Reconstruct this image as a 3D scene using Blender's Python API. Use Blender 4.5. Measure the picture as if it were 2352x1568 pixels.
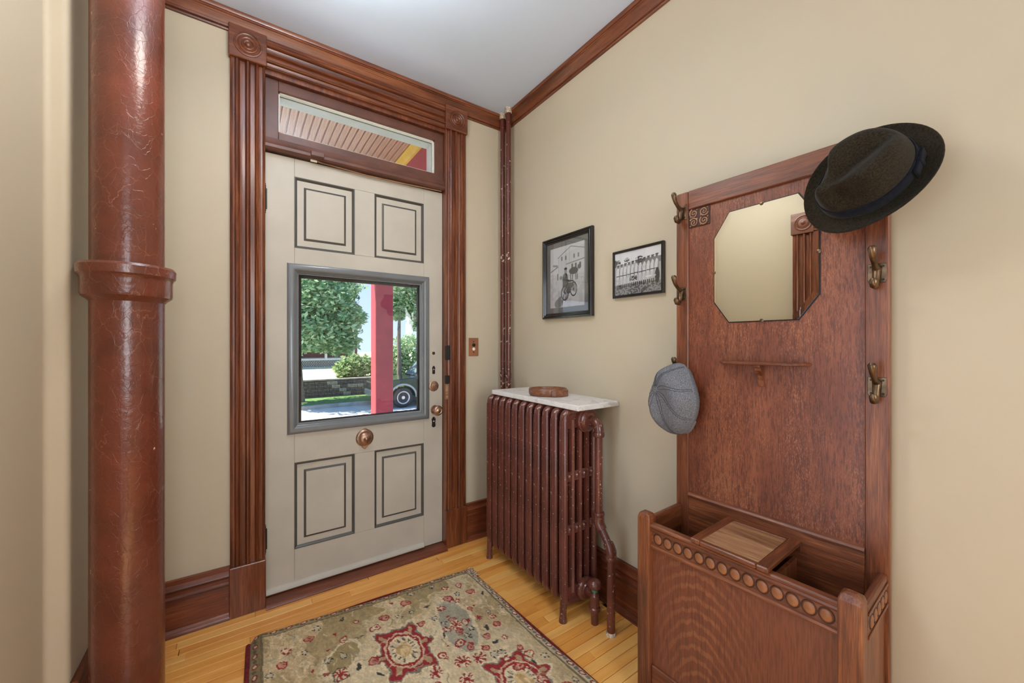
import bpy, bmesh, math, random
import numpy as np
from mathutils import Vector, Matrix

for o in list(bpy.data.objects): bpy.data.objects.remove(o)
S = bpy.context.scene
C = S.collection
PI = math.pi
random.seed(4)
rng = np.random.default_rng(7)

# ------------------------------------------------------------------ camera
YAW = math.atan2(618.0, 896.0)
CAM = Vector((-1.46, -2.20, 1.246))
cd = bpy.data.cameras.new('camera'); cam = bpy.data.objects.new('camera', cd); C.objects.link(cam)
cam.location = CAM; cam.rotation_euler = (PI/2, 0, -YAW)
cd.sensor_width = 36; cd.lens = 36*896/2352; cd.shift_y = 4/2352; cd.clip_start = .02; cd.clip_end = 300
S.camera = cam

# ------------------------------------------------------------------ world, sun, added fill lights, exposure
w = bpy.data.worlds.new('sky'); S.world = w; w.use_nodes = True
nt = w.node_tree; bgn = nt.nodes['Background']
tcw = nt.nodes.new('ShaderNodeTexCoord'); sepw = nt.nodes.new('ShaderNodeSeparateXYZ'); rmp = nt.nodes.new('ShaderNodeValToRGB')
nt.links.new(tcw.outputs['Generated'], sepw.inputs[0]); nt.links.new(sepw.outputs[2], rmp.inputs[0]); nt.links.new(rmp.outputs[0], bgn.inputs[0])
rmp.color_ramp.elements[0].position = .0; rmp.color_ramp.elements[0].color = (.55, .72, .92, 1)
rmp.color_ramp.elements[1].position = .6; rmp.color_ramp.elements[1].color = (.16, .36, .80, 1)
bgn.inputs[1].default_value = 1.4
sd = bpy.data.lights.new('sun', 'SUN'); sd.energy = 12; sd.angle = .01; sd.color = (1, .95, .86)
so = bpy.data.objects.new('sun', sd); C.objects.link(so)
so.rotation_euler = Vector((.55, -.34, -1.0)).to_track_quat('-Z', 'Y').to_euler()
ad = bpy.data.lights.new('added_back_light', 'AREA'); ad.shape = 'RECTANGLE'; ad.size = 1.0; ad.size_y = 1.5
ad.energy = 42; ad.color = (.93, .97, 1)
ao = bpy.data.objects.new('added_back_light', ad); C.objects.link(ao)
ao.location = (-1.30, -4.57, 1.55); ao.rotation_euler = (PI/2, 0, 0)  # added fill light behind the camera, set in the added back window
ed_ = bpy.data.lights.new('added_doorway_light', 'AREA'); ed_.shape = 'RECTANGLE'; ed_.size = .74; ed_.size_y = 1.9   # added fill light, unseen, in the doorway opened in the left wall
ed_.energy = 9.5; ed_.color = (.86, .94, 1)
eo_ = bpy.data.objects.new('added_doorway_light', ed_); C.objects.link(eo_)
eo_.location = (-2.0, -1.845, 1.04); eo_.rotation_euler = (PI/2, 0, -PI/2)
S.view_settings.view_transform = 'Standard'; S.view_settings.look = 'None'
S.view_settings.gamma = 1; S.view_settings.use_curve_mapping = False; S.view_settings.exposure = 0.0

# ------------------------------------------------------------------ materials
def lin(c): return tuple((x/255/12.92 if x/255 <= .04045 else ((x/255+.055)/1.055)**2.4) for x in c)
def rgba(c): return (*lin(c), 1)
M = {}
class NT:
    def __init__(s, name):
        s.m = bpy.data.materials.new(name); s.m.use_nodes = True; s.t = s.m.node_tree
        s.b = s.t.nodes['Principled BSDF']; M[name] = s.m
    def n(s, typ, **kw):
        nd = s.t.nodes.new(typ)
        for k, v in kw.items():
            if k.startswith('i_'):
                key = k[2:]; nd.inputs[int(key) if key.isdigit() else key.replace('_', ' ')].default_value = v
            else: setattr(nd, k, v)
        return nd
    def l(s, a, b): s.t.links.new(a, b)
    def coords(s, scale=(1, 1, 1), rot=(0, 0, 0), kind='Object'):
        mp = s.n('ShaderNodeMapping'); mp.inputs['Scale'].default_value = scale; mp.inputs['Rotation'].default_value = rot
        if kind == 'Position': s.l(s.n('ShaderNodeNewGeometry').outputs['Position'], mp.inputs[0])
        else: s.l(s.n('ShaderNodeTexCoord').outputs[kind], mp.inputs[0])
        return mp.outputs[0]
    def noise(s, vec, scale, detail=4, rough=.55, dist=0):
        nd = s.n('ShaderNodeTexNoise'); nd.inputs['Scale'].default_value = scale; nd.inputs['Detail'].default_value = detail
        nd.inputs['Roughness'].default_value = rough; nd.inputs['Distortion'].default_value = dist
        s.l(vec, nd.inputs['Vector']); return nd.outputs['Fac']
    def ramp(s, fac, stops, interp='LINEAR'):
        nd = s.n('ShaderNodeValToRGB'); cr = nd.color_ramp; cr.interpolation = interp
        while len(cr.elements) < len(stops): cr.elements.new(.5)
        for e, (p, c) in zip(cr.elements, stops): e.position = p; e.color = c if len(c) == 4 else rgba(c)
        s.l(fac, nd.inputs[0]); return nd.outputs[0]
    def mix(s, fac, a, b, mode='MIX'):
        nd = s.n('ShaderNodeMix', data_type='RGBA', blend_type=mode)
        if isinstance(fac, (int, float)): nd.inputs[0].default_value = fac
        else: s.l(fac, nd.inputs[0])
        for k, x in ((6, a), (7, b)):
            if isinstance(x, tuple): nd.inputs[k].default_value = x if len(x) == 4 else rgba(x)
            else: s.l(x, nd.inputs[k])
        return nd.outputs[2]
    def math(s, op, a, b=None):
        nd = s.n('ShaderNodeMath', operation=op)
        for k, x in ((0, a), (1, b)):
            if x is None: continue
            if isinstance(x, (int, float)): nd.inputs[k].default_value = x
            else: s.l(x, nd.inputs[k])
        return nd.outputs[0]
    def bump(s, h, strength=.2, dist=.01):
        nd = s.n('ShaderNodeBump'); nd.inputs['Strength'].default_value = strength; nd.inputs['Distance'].default_value = dist
        s.l(h, nd.inputs['Height']); s.l(nd.outputs[0], s.b.inputs['Normal'])
    def set(s, color=None, rough=.5, metal=0, spec=None, coat=0, coat_rough=.1):
        if color is not None:
            if isinstance(color, tuple): s.b.inputs['Base Color'].default_value = rgba(color)
            else: s.l(color, s.b.inputs['Base Color'])
        s.b.inputs['Roughness'].default_value = rough; s.b.inputs['Metallic'].default_value = metal
        if spec is not None: s.b.inputs['Specular IOR Level'].default_value = spec
        s.b.inputs['Coat Weight'].default_value = coat; s.b.inputs['Coat Roughness'].default_value = coat_rough
        return s.m

def plain(name, col, rough=.5, metal=0, spec=None, var=.06, nscale=8, coat=0, bump=0):
    k = NT(name); v = k.coords(); n = k.noise(v, nscale, 5)
    d = tuple(max(0, c*(1-var)) for c in col); h = tuple(min(255, c*(1+var)) for c in col)
    k.set(k.ramp(n, [(.3, d), (.7, h)]), rough, metal, spec, coat)
    if bump: k.bump(k.noise(v, nscale*14, 3), bump, .003)
    return k.m
def wood(name, dark, mid, light, axis='z', sc=1.0, rough=.38, coat=.25, fine=1.0, wear=None, bump=.12):
    k = NT(name); i = 'xyz'.index(axis)
    def st(lo, hi): a = [hi]*3; a[i] = lo; return tuple(a)
    v1 = k.coords(st(1.2*sc, 16*sc)); v2 = k.coords(st(9*sc*fine, 260*sc*fine)); v3 = k.coords(st(.7*sc, 4*sc))
    n1 = k.noise(v1, 1.6, 6, .6, .8); n2 = k.noise(v2, 1, 3, .6); n3 = k.noise(v3, 1.2, 2)
    c = k.ramp(n1, [(.30, dark), (.5, mid), (.72, light)])
    f = k.ramp(n2, [(.36, (0, 0, 0)), (.56, (255, 255, 255))])
    c = k.mix(k.math('MULTIPLY', k.math('SUBTRACT', 1.0, f), .55), c, tuple(x*.55 for x in dark))
    c = k.mix(k.math('MULTIPLY', n3, .35), c, mid)
    if wear:
        wn = k.noise(k.coords((1, 1, 1)), 90, 4, .7)
        c = k.mix(k.ramp(wn, [(.70, (0, 0, 0)), (.725, (255, 255, 255))]), c, wear)
    k.set(c, rough, coat=coat, coat_rough=.22); k.bump(n2, bump, .002)
    return k.m
def painted(name, base, chip=(214, 200, 178), chips=.70, cracks=False, rough=.28, coat=.3, dens=70):
    k = NT(name); v = k.coords()
    n = k.noise(v, 6, 4); c = k.ramp(n, [(.3, tuple(x*.82 for x in base)), (.7, tuple(min(255, x*1.12) for x in base))])
    hb = k.noise(v, 55, 3)
    if cracks:
        for sc_, wp_, th_, gt in ((15, .035, .006, .46), (38, .02, .010, .60)):
            vd = k.n('ShaderNodeTexVoronoi', feature='DISTANCE_TO_EDGE'); vd.inputs['Scale'].default_value = sc_
            wp = k.n('ShaderNodeMix', data_type='VECTOR'); wp.inputs[0].default_value = wp_
            nn = k.n('ShaderNodeTexNoise'); nn.inputs['Scale'].default_value = 30; nn.inputs['Detail'].default_value = 4
            k.l(k.coords((1, 1, .7)), nn.inputs['Vector']); k.l(k.coords((1, 1, .7)), wp.inputs[4]); k.l(nn.outputs['Color'], wp.inputs[5])
            k.l(wp.outputs[1], vd.inputs['Vector'])
            edge = k.ramp(vd.outputs['Distance'], [(.0, (255, 255, 255)), (th_, (170, 170, 170)), (th_*1.8, (0, 0, 0))])
            gate = k.ramp(k.noise(k.coords((1, 1, .5)), 6+sc_*.1, 3), [(gt, (0, 0, 0)), (gt+.12, (235, 235, 235))])
            c = k.mix(k.math('MULTIPLY', k.math('MULTIPLY', edge, gate), .6), c, (176, 124, 98))
        hb = k.math('ADD', hb, k.math('MULTIPLY', edge, .6))
    ch = k.ramp(k.noise(v, dens, 5, .62), [(chips, (0, 0, 0)), (chips+.012, (255, 255, 255))])
    c = k.mix(ch, c, chip)
    k.set(c, rough, coat=coat, coat_rough=.15); k.bump(hb, .3 if cracks else .18, .005)
    return k.m
def vcol(name, rough=.9, spec=.2, bump=0, nscale=300, sheen=0):
    k = NT(name); a = k.n('ShaderNodeVertexColor'); a.layer_name = 'Col'
    k.set(a.outputs[0], rough, spec=spec)
    if bump: k.bump(k.noise(k.coords(), nscale, 3), bump, .004)
    if sheen: k.b.inputs['Sheen Weight'].default_value = sheen
    return k.m

def wallmat(name, col, var):
    k = NT(name); v = k.coords(kind='Position')
    c = k.ramp(k.noise(v, 1.3, 3), [(.3, tuple(x*(1-var) for x in col)), (.7, tuple(min(255, x*(1+var)) for x in col))])
    k.set(c, .55, spec=.35); k.bump(k.noise(v, 9, 4), .06, .02); return k.m
wallmat('wall_paint', (200, 187, 162), .012)
wallmat('ceiling_paint', (213, 227, 246), .01)
WD, WM, WL = (66, 30, 16), (120, 62, 34), (162, 98, 58)
for ax in 'xyz':
    wood('trim_wood_'+ax, WD, WM, WL, ax, 1.0, .34, .35, wear=(190, 150, 112))
    wood('oak_'+ax, (66, 34, 20), (126, 68, 38), (166, 102, 60), ax, 1.5, .42, .22, 1.0, bump=.35)
    wood('base_wood_'+ax, (76, 35, 19), (122, 60, 34), (156, 88, 54), ax, 1.0, .42, .25, wear=(184, 146, 112))
def oak_panel():
    k = NT('oak_panel'); f = k.noise(k.coords((280, 280, 34), (0, .12, 0)), 1, 3, .65, .4)
    n1 = k.noise(k.coords((7, 7, 1.2)), 1.5, 5, .6, .7); fl = k.noise(k.coords((420, 420, 120), (0, .62, 0)), 1.0, 2, .5, .6)
    big = k.noise(k.coords((2.2, 2.2, 1.6)), 1.5, 2)
    c = k.ramp(n1, [(.28, (100, 48, 28)), (.5, (130, 70, 43)), (.72, (156, 92, 60))])
    gate = k.ramp(k.noise(k.coords((3, 3, 2)), 2, 3), [(.40, (40, 40, 40)), (.62, (255, 255, 255))])
    fz = k.math('MULTIPLY', k.ramp(fl, [(.50, (0, 0, 0)), (.62, (255, 255, 255))]), gate)
    c = k.mix(k.math('MULTIPLY', fz, .62), c, (188, 126, 88))
    c = k.mix(k.math('MULTIPLY', k.ramp(f, [(.36, (255, 255, 255)), (.53, (0, 0, 0))]), .72), c, (72, 32, 22))
    c = k.mix(k.math('MULTIPLY', big, .28), c, (112, 64, 52))
    k.set(c, .42, coat=.2, coat_rough=.25); k.bump(f, .3, .002)
oak_panel()
def oak_front():                                  # plain-sawn panel with a cathedral grain
    k = NT('oak_cathedral'); tc = k.coords((9, 9, 1.5))
    # arches: distance from a point below the panel, stretched along z
    mp = k.n('ShaderNodeMapping'); mp.inputs['Location'].default_value = (-1.95, 0, -.02); mp.inputs['Scale'].default_value = (5.0, 0, 2.3)
    k.l(k.n('ShaderNodeTexCoord').outputs['Object'], mp.inputs[0])
    wv = k.n('ShaderNodeTexWave', wave_type='RINGS', rings_direction='Y'); wv.inputs['Scale'].default_value = 3.6
    wv.inputs['Distortion'].default_value = 4.0; wv.inputs['Detail'].default_value = 3; wv.inputs['Detail Scale'].default_value = 1.6; wv.inputs['Detail Roughness'].default_value = .6
    k.l(mp.outputs[0], wv.inputs['Vector'])
    sp_ = k.n('ShaderNodeSeparateXYZ'); k.l(mp.outputs[0], sp_.inputs[0]); dx_ = k.math('ABSOLUTE', sp_.outputs[0])
    mask = k.ramp(dx_, [(.15, (255, 255, 255)), (.95, (40, 40, 40))])
    f = k.noise(k.coords((240, 240, 14)), 1, 3, .6)
    c = k.mix(k.math('MULTIPLY', k.ramp(wv.outputs['Fac'], [(.55, (0, 0, 0)), (.85, (255, 255, 255))]), mask), (124, 68, 43), (150, 92, 58))
    c = k.mix(k.math('MULTIPLY', k.noise(tc, 1.4, 4), .55), c, (120, 64, 42))
    c = k.mix(k.math('MULTIPLY', k.ramp(f, [(.38, (255, 255, 255)), (.55, (0, 0, 0))]), .45), c, (70, 34, 22))
    k.set(c, .42, coat=.2, coat_rough=.25); k.bump(f, .25, .002)
oak_front()
plain('carving_wood', (150, 112, 86), .4, var=.15, nscale=60, coat=.2)
plain('oak_groove', (66, 36, 24), .5)
plain('oak_bead', (146, 92, 56), .45, var=.12, nscale=30, coat=.1)
wood('oak_worn', (112, 70, 44), (172, 124, 86), (206, 164, 124), 'x', 1.6, .5, .1)
def maple():
    k = NT('floor_wood'); oi = k.n('ShaderNodeObjectInfo')
    add = k.n('ShaderNodeVectorMath', operation='ADD'); k.l(k.coords((1.3, 22, 22), kind='Position'), add.inputs[0])
    sc = k.n('ShaderNodeVectorMath', operation='SCALE'); sc.inputs[3].default_value = 40; cmb = k.n('ShaderNodeCombineXYZ')
    k.l(oi.outputs['Random'], cmb.inputs[0]); k.l(oi.outputs['Random'], cmb.inputs[1]); k.l(cmb.outputs[0], sc.inputs[0]); k.l(sc.outputs[0], add.inputs[1])
    n = k.noise(add.outputs[0], 1.5, 5, .6, .4)
    c = k.ramp(n, [(.28, (212, 134, 54)), (.5, (244, 172, 82)), (.75, (253, 202, 118))])
    t = k.ramp(oi.outputs['Random'], [(0, (218, 138, 58)), (.5, (246, 176, 88)), (1, (255, 210, 128))])
    c = k.mix(.5, c, t)
    sp = k.noise(k.coords((6, 40, 40), kind='Position'), 3, 4, .7)
    c = k.mix(k.ramp(sp, [(.68, (0, 0, 0)), (.72, (200, 200, 200))]), c, (128, 70, 34))
    k.set(c, .33, coat=.25, coat_rough=.2); k.bump(n, .05, .002)
maple()
plain('floor_gap', (58, 28, 12), .9)
plain('door_paint', (192, 185, 170), .5, spec=.4, var=.03, nscale=5)
plain('door_dark_paint', (84, 82, 76), .38, spec=.5, var=.06)
plain('door_moulding_paint', (112, 116, 118), .28, spec=.6, var=.04, coat=.3)
plain('reveal_paint', (196, 196, 200), .45, var=.05)
plain('black_gap', (16, 14, 13), .7)
plain('transom_wood', (98, 60, 46), .45, var=.14, nscale=10, coat=.1)
painted('pipe_paint', (112, 56, 38), cracks=True, chips=.70, dens=24)
painted('radiator_paint', (104, 56, 46), chips=.655, dens=95)
painted('riser_paint', (92, 38, 28), chips=.64, dens=40)
plain('plaster_crust', (186, 172, 150), .9, var=.35, nscale=120)
k = NT('glass'); k.set((255, 255, 255), .0); k.b.inputs['Transmission Weight'].default_value = 1; k.b.inputs['IOR'].default_value = 1.02
k.b.inputs['Specular IOR Level'].default_value = .5
def thin_glass(name, refl):
    k = NT(name); tr = k.n('ShaderNodeBsdfTransparent'); gl = k.n('ShaderNodeBsdfGlossy'); gl.inputs['Roughness'].default_value = .0
    lw = k.n('ShaderNodeLayerWeight'); lw.inputs[0].default_value = .5; mx = k.n('ShaderNodeMixShader')      # Schlick, same from both sides
    k.l(k.math('MULTIPLY', k.math('ADD', k.math('MULTIPLY', k.math('POWER', lw.outputs['Facing'], 5.0), .96), .04), refl), mx.inputs[0]); k.l(tr.outputs[0], mx.inputs[1]); k.l(gl.outputs[0], mx.inputs[2])
    k.l(mx.outputs[0], k.t.nodes['Material Output'].inputs[0])
thin_glass('pane_glass', 1.0); thin_glass('picture_glass', 1.6)
NT('mirror_silver').set((236, 236, 228), .01, metal=1)
k = NT('brass'); k.set(k.ramp(k.noise(k.coords(), 40, 4), [(.3, (150, 112, 90)), (.7, (206, 170, 146))]), .34, metal=.9); k.bump(k.noise(k.coords(), 120, 3), .35, .003)
k = NT('bronze'); k.set(k.ramp(k.noise(k.coords(), 40, 4), [(.3, (76, 58, 42)), (.7, (134, 108, 82))]), .35, metal=.85)
plain('dark_iron', (44, 42, 40), .45, metal=.4)
plain('plate_copper', (168, 112, 82), .4, metal=.5, var=.05)
plain('pearl', (238, 230, 214), .25)
def marble():
    k = NT('marble'); n = k.noise(k.coords((1, 1, 1)), 9, 6, .65, 1.5)
    k.set(k.ramp(n, [(.35, (222, 220, 216)), (.52, (238, 236, 232)), (.6, (206, 204, 202)), (.7, (240, 238, 234))]), .4)
marble()
wood('bowl_wood', (82, 46, 28), (132, 78, 48), (176, 118, 78), 'x', 2.2, .35, .3)
plain('frame_black', (22, 20, 20), .25, coat=.4)
plain('mat_grey', (112, 112, 110), .9, var=.03)
vcol('photo_print', .6)
vcol('rug_pile', .95, .1, .5, 260, .15)
plain('rug_binding', (118, 32, 32), .95, var=.25, nscale=90, bump=.6)
def felt(name, a, b, sc):
    k = NT(name); n = k.noise(k.coords(), sc, 4, .7)
    k.set(k.ramp(n, [(.35, a), (.68, b)]), .9, spec=.15); k.b.inputs['Sheen Weight'].default_value = .08; k.bump(n, .25, .003)
felt('fedora_felt', (26, 21, 14), (56, 48, 34), 260)
felt('hat_ribbon', (10, 12, 20), (22, 26, 40), 90)
felt('cap_tweed', (66, 66, 70), (150, 152, 158), 420)
plain('cap_seam', (70, 70, 76), .9)
plain('tray_metal', (70, 66, 60), .5, metal=.5)
# outdoors
plain('red_paint', (176, 62, 74), .55, var=.06)
plain('yellow_paint', (226, 176, 62), .5)
wood('beadboard', (176, 118, 98), (206, 152, 130), (234, 192, 170), 'y', .8, .5, .1)
plain('concrete', (214, 208, 196), .9, var=.05, nscale=2)
plain('curb_concrete', (170, 168, 160), .9, var=.12, nscale=3)
def grass(name, a, b, sc=9):
    k = NT(name); k.set(k.ramp(k.noise(k.coords(), sc, 6, .7), [(.3, a), (.7, b)]), .95)
grass('lawn', (62, 104, 52), (120, 156, 88)); grass('dry_lawn', (176, 180, 136), (214, 212, 176))
plain('stone', (96, 88, 90), .95, var=.4, nscale=3)
plain('stone_light', (168, 154, 144), .95, var=.2, nscale=3)
def leaf(name, a, b):
    k = NT(name); oi = k.n('ShaderNodeVertexColor'); oi.layer_name = 'Col'
    c = k.mix(oi.outputs[0], a, b); k.set(c, .6, spec=.3)
    tr = k.n('ShaderNodeBsdfTranslucent'); k.l(c, tr.inputs[0]); mx = k.n('ShaderNodeMixShader'); mx.inputs[0].default_value = .3
    k.l(k.b.outputs[0], mx.inputs[1]); k.l(tr.outputs[0], mx.inputs[2]); k.l(mx.outputs[0], k.t.nodes['Material Output'].inputs[0])
leaf('leaf_a', (92, 148, 108), (206, 228, 184)); leaf('leaf_b', (116, 164, 112), (224, 234, 196)); leaf('leaf_c', (100, 146, 96), (214, 224, 172))
plain('bark', (128, 116, 104), .9, var=.2, nscale=20)
plain('house_brick', (132, 84, 76), .9, var=.12, nscale=12)
plain('white_paint', (226, 224, 216), .6, var=.04)
plain('roof_shingle', (92, 88, 90), .9, var=.15)
plain('dark_window', (40, 46, 54), .15)
plain('car_paint', (34, 44, 44), .18, var=.02, coat=.8)
plain('car_trim', (150, 156, 154), .3, var=.03, coat=.5)
plain('tire', (58, 60, 62), .8); plain('rim', (206, 206, 204), .35, metal=.3)
k = NT('car_glass'); k.set((120, 140, 140), .05, spec=.8)

# ------------------------------------------------------------------ mesh helpers
class MB:
    def __init__(s): s.v = []; s.f = []
    def add(s, vs, fs):
        b = len(s.v); s.v += [tuple(x) for x in vs]; s.f += [tuple(i+b for i in q) for q in fs]; return s
    def box(s, x0, x1, y0, y1, z0, z1):
        x0, x1 = sorted((x0, x1)); y0, y1 = sorted((y0, y1)); z0, z1 = sorted((z0, z1))
        return s.add([(x0,y0,z0),(x1,y0,z0),(x1,y1,z0),(x0,y1,z0),(x0,y0,z1),(x1,y0,z1),(x1,y1,z1),(x0,y1,z1)],
                     [(0,3,2,1),(4,5,6,7),(0,1,5,4),(1,2,6,5),(2,3,7,6),(3,0,4,7)])
    def extr(s, prof, o, u, v, w, L):            # profile (a,b) in plane u,v at o, extruded along w by L
        o = Vector(o); u = Vector(u); v = Vector(v); w = Vector(w); n = len(prof)
        P = [o+u*a+v*b for a, b in prof]; vs = P+[p+w*L for p in P]
        fs = [(i, (i+1) % n, n+(i+1) % n, n+i) for i in range(n)]+[tuple(range(n-1, -1, -1)), tuple(range(n, 2*n))]
        return s.add(vs, fs)
    def lathe(s, prof, c, axis=(0, 0, 1), n=24, sx=1, sy=1, ref=None):   # prof: (radius, height) list
        ax = Vector(axis).normalized(); r = Vector(ref) if ref else (Vector((0, 0, 1)) if abs(ax.z) < .9 else Vector((1, 0, 0)))
        e1 = (r-ax*r.dot(ax)).normalized(); e2 = ax.cross(e1); c = Vector(c); vs = []; fs = []
        for rad, h in prof:
            for i in range(n):
                a = 2*PI*i/n; vs.append(c+ax*h+e1*(rad*sx*math.cos(a))+e2*(rad*sy*math.sin(a)))
        m = len(prof)
        for j in range(m-1):
            for i in range(n): fs.append((j*n+i, j*n+(i+1) % n, (j+1)*n+(i+1) % n, (j+1)*n+i))
        if prof[0][0] > 1e-6: fs.append(tuple(range(n-1, -1, -1)))
        if prof[-1][0] > 1e-6: fs.append(tuple((m-1)*n+i for i in range(n)))
        return s.add(vs, fs)
    def tube(s, pts, r, n=10, closed=False, sec=None, up=None):   # sec=(ra,rb) flattened section; up = direction of rb
        pts = [Vector(p) for p in pts]; m = len(pts); vs = []; fs = []; prev = None
        for i, p in enumerate(pts):
            a = pts[(i-1) % m] if (closed or i > 0) else p; b = pts[(i+1) % m] if (closed or i < m-1) else p
            t = (b-a).normalized()
            if up is not None: e2 = Vector(up); e2 = (e2-t*e2.dot(t)).normalized(); e1 = e2.cross(t)
            else:
                q = prev if prev is not None else (Vector((0, 0, 1)) if abs(t.z) < .9 else Vector((1, 0, 0)))
                e1 = (q-t*q.dot(t)).normalized(); e2 = t.cross(e1); prev = e1
            rr = r[i] if isinstance(r, (list, tuple)) else r; ra, rb = (rr*sec[0], rr*sec[1]) if sec else (rr, rr)
            for k in range(n):
                g = 2*PI*k/n; vs.append(p+e1*(ra*math.cos(g))+e2*(rb*math.sin(g)))
        for j in range(m if closed else m-1):
            for k in range(n): fs.append((j*n+k, j*n+(k+1) % n, ((j+1) % m)*n+(k+1) % n, ((j+1) % m)*n+k))
        if not closed: fs += [tuple(range(n-1, -1, -1)), tuple((m-1)*n+k for k in range(n))]
        return s.add(vs, fs)
    def ball(s, c, r, n=12, m=8, sc=(1, 1, 1)):
        pr = [(r*math.sin(PI*j/m), -r*math.cos(PI*j/m)) for j in range(m+1)]
        pr[0] = (1e-7, -r); pr[-1] = (1e-7, r)
        b = len(s.v); s.lathe(pr, (0, 0, 0), n=n)
        for i in range(b, len(s.v)): x, y, z = s.v[i]; s.v[i] = (c[0]+x*sc[0], c[1]+y*sc[1], c[2]+z*sc[2])
        return s
    def mesh(s, name):
        me = bpy.data.meshes.new(name); me.from_pydata(s.v, [], s.f); me.update()
        bm = bmesh.new(); bm.from_mesh(me); bmesh.ops.recalc_face_normals(bm, faces=bm.faces); bm.to_mesh(me); bm.free(); return me
    def build(s, name, mat, parent=None, smooth=None, bevel=0, seg=1):
        me = s.mesh(name); return obj(name, me, mat, parent, smooth, bevel, seg)
def obj(name, me, mat, parent=None, smooth=None, bevel=0, seg=1):
    o = bpy.data.objects.new(name, me); C.objects.link(o)
    if mat: me.materials.clear(); me.materials.append(M[mat])
    if smooth is not None:
        me.polygons.foreach_set('use_smooth', [True]*len(me.polygons)); me.set_sharp_from_angle(angle=math.radians(smooth))
    if bevel:
        b = o.modifiers.new('bevel', 'BEVEL'); b.width = bevel; b.segments = seg; b.limit_method = 'ANGLE'; b.angle_limit = math.radians(40)
    if parent: o.parent = parent
    return o
def tag(o, label, cat=None, group=None, kind=None):
    if label: o['label'] = label
    if cat: o['category'] = cat
    if group: o['group'] = group
    if kind: o['kind'] = kind
    return o
def thing(name, label, cat, loc=(0, 0, 0), rz=0, group=None, kind=None):
    o = bpy.data.objects.new(name, None); C.objects.link(o); o.location = loc; o.rotation_euler = (0, 0, rz); o.empty_display_size = .1
    return tag(o, label, cat, group, kind)
def bx(name, mat, parent, x0, x1, y0, y1, z0, z1, bevel=0, seg=1): return MB().box(x0, x1, y0, y1, z0, z1).build(name, mat, parent, bevel=bevel, seg=seg)
def grid_mesh(name, nx, ny, fpos, colors):       # fpos(i,j arrays)->(N,3); colors (ny+1,nx+1,3) linear
    J, I = np.meshgrid(np.arange(ny+1), np.arange(nx+1), indexing='ij')
    co = fpos(I, J).reshape(-1, 3).astype(np.float32); nv = co.shape[0]
    a = (np.arange(ny)[:, None]*(nx+1)+np.arange(nx)[None, :]).ravel()
    q = np.stack([a, a+1, a+nx+2, a+nx+1], 1).astype(np.int32)
    me = bpy.data.meshes.new(name); me.vertices.add(nv); me.vertices.foreach_set('co', co.ravel())
    me.loops.add(q.size); me.loops.foreach_set('vertex_index', q.ravel())
    me.polygons.add(len(q)); me.polygons.foreach_set('loop_start', np.arange(0, q.size, 4, dtype=np.int32))
    me.update(calc_edges=True)
    at = me.color_attributes.new('Col', 'FLOAT_COLOR', 'POINT')
    c4 = np.ones((nv, 4), np.float32); c4[:, :3] = colors.reshape(-1, 3); at.data.foreach_set('color', c4.ravel())
    return me

# ================================================================== the room shell
XA, XB, YS = -1.885, -1.935, -.495                # left wall planes and its step
YB, H = -4.60, 2.75
# floor: sub floor slab and strip boards
floor = tag(MB().box(XB-.1, .1, YB, .02, -.06, -.0135).build('floor', 'floor_gap'), 'narrow strip maple floor with a warm honey finish', 'floor', kind='structure')
PITCH = .0435
plank_cache = {}
def plank_mesh(L):
    key = round(L, 2)
    if key not in plank_cache:
        w = PITCH/2-.0009; c = .0015; b = MB(); l = key/2-.0004
        vs = [(-l,-w,-.0135),(l,-w,-.0135),(l,w,-.0135),(-l,w,-.0135),(-l,-w,-c),(l,-w,-c),(l,w,-c),(-l,w,-c),
              (-l+c,-w+c,0),(l-c,-w+c,0),(l-c,w-c,0),(-l+c,w-c,0)]
        b.add(vs, [(0,3,2,1),(0,1,5,4),(1,2,6,5),(2,3,7,6),(3,0,4,7),(4,5,9,8),(5,6,10,9),(6,7,11,10),(7,4,8,11),(8,9,10,11)])
        me = b.mesh('floor_plank'); me.materials.append(M['floor_wood']); plank_cache[key] = me
    return plank_cache[key]
rest = MB(); y = .012; row = 0
while y > YB:
    x = XB-random.random()*1.0
    while x < 0:
        L = random.choice([.5, .65, .8, .95, 1.1, 1.3]); x0 = max(x, XB); x1 = min(x+L, 0); x += L
        if x1-x0 < .06: continue
        if y > -1.75:
            o = bpy.data.objects.new('floor_plank', plank_mesh(x1-x0)); C.objects.link(o)
            o.location = ((x0+x1)/2, y-PITCH/2, 0); o.parent = floor
        else: rest.box(x0+.0004, x1-.0004, y-PITCH+.0009, y-.0009, -.0135, 0)
    y -= PITCH; row += 1
o = rest.build('floor_planks_beyond', 'floor_wood', floor); o['kind'] = 'stuff'
tag(MB().box(XB-.1, .1, YB-.1, .02, H, H+.1).build('ceiling', 'ceiling_paint'), 'smooth pale plaster ceiling', 'ceiling', kind='structure')
OX0, OX1, OZ = -1.385, -.432, 2.545               # door opening in the wall
b = MB(); b.box(XB-.1, OX0, 0, .15, 0, H); b.box(OX1, .1, 0, .15, 0, H); b.box(OX0, OX1, 0, .15, OZ, H)
tag(b.build('wall_front', 'wall_paint'), 'beige plaster wall holding the front door', 'wall', kind='structure')
tag(MB().box(0, .1, YB, 0, 0, H).build('wall_right', 'wall_paint'), 'beige plaster wall with the pictures and coat stand', 'wall', kind='structure')
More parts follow.
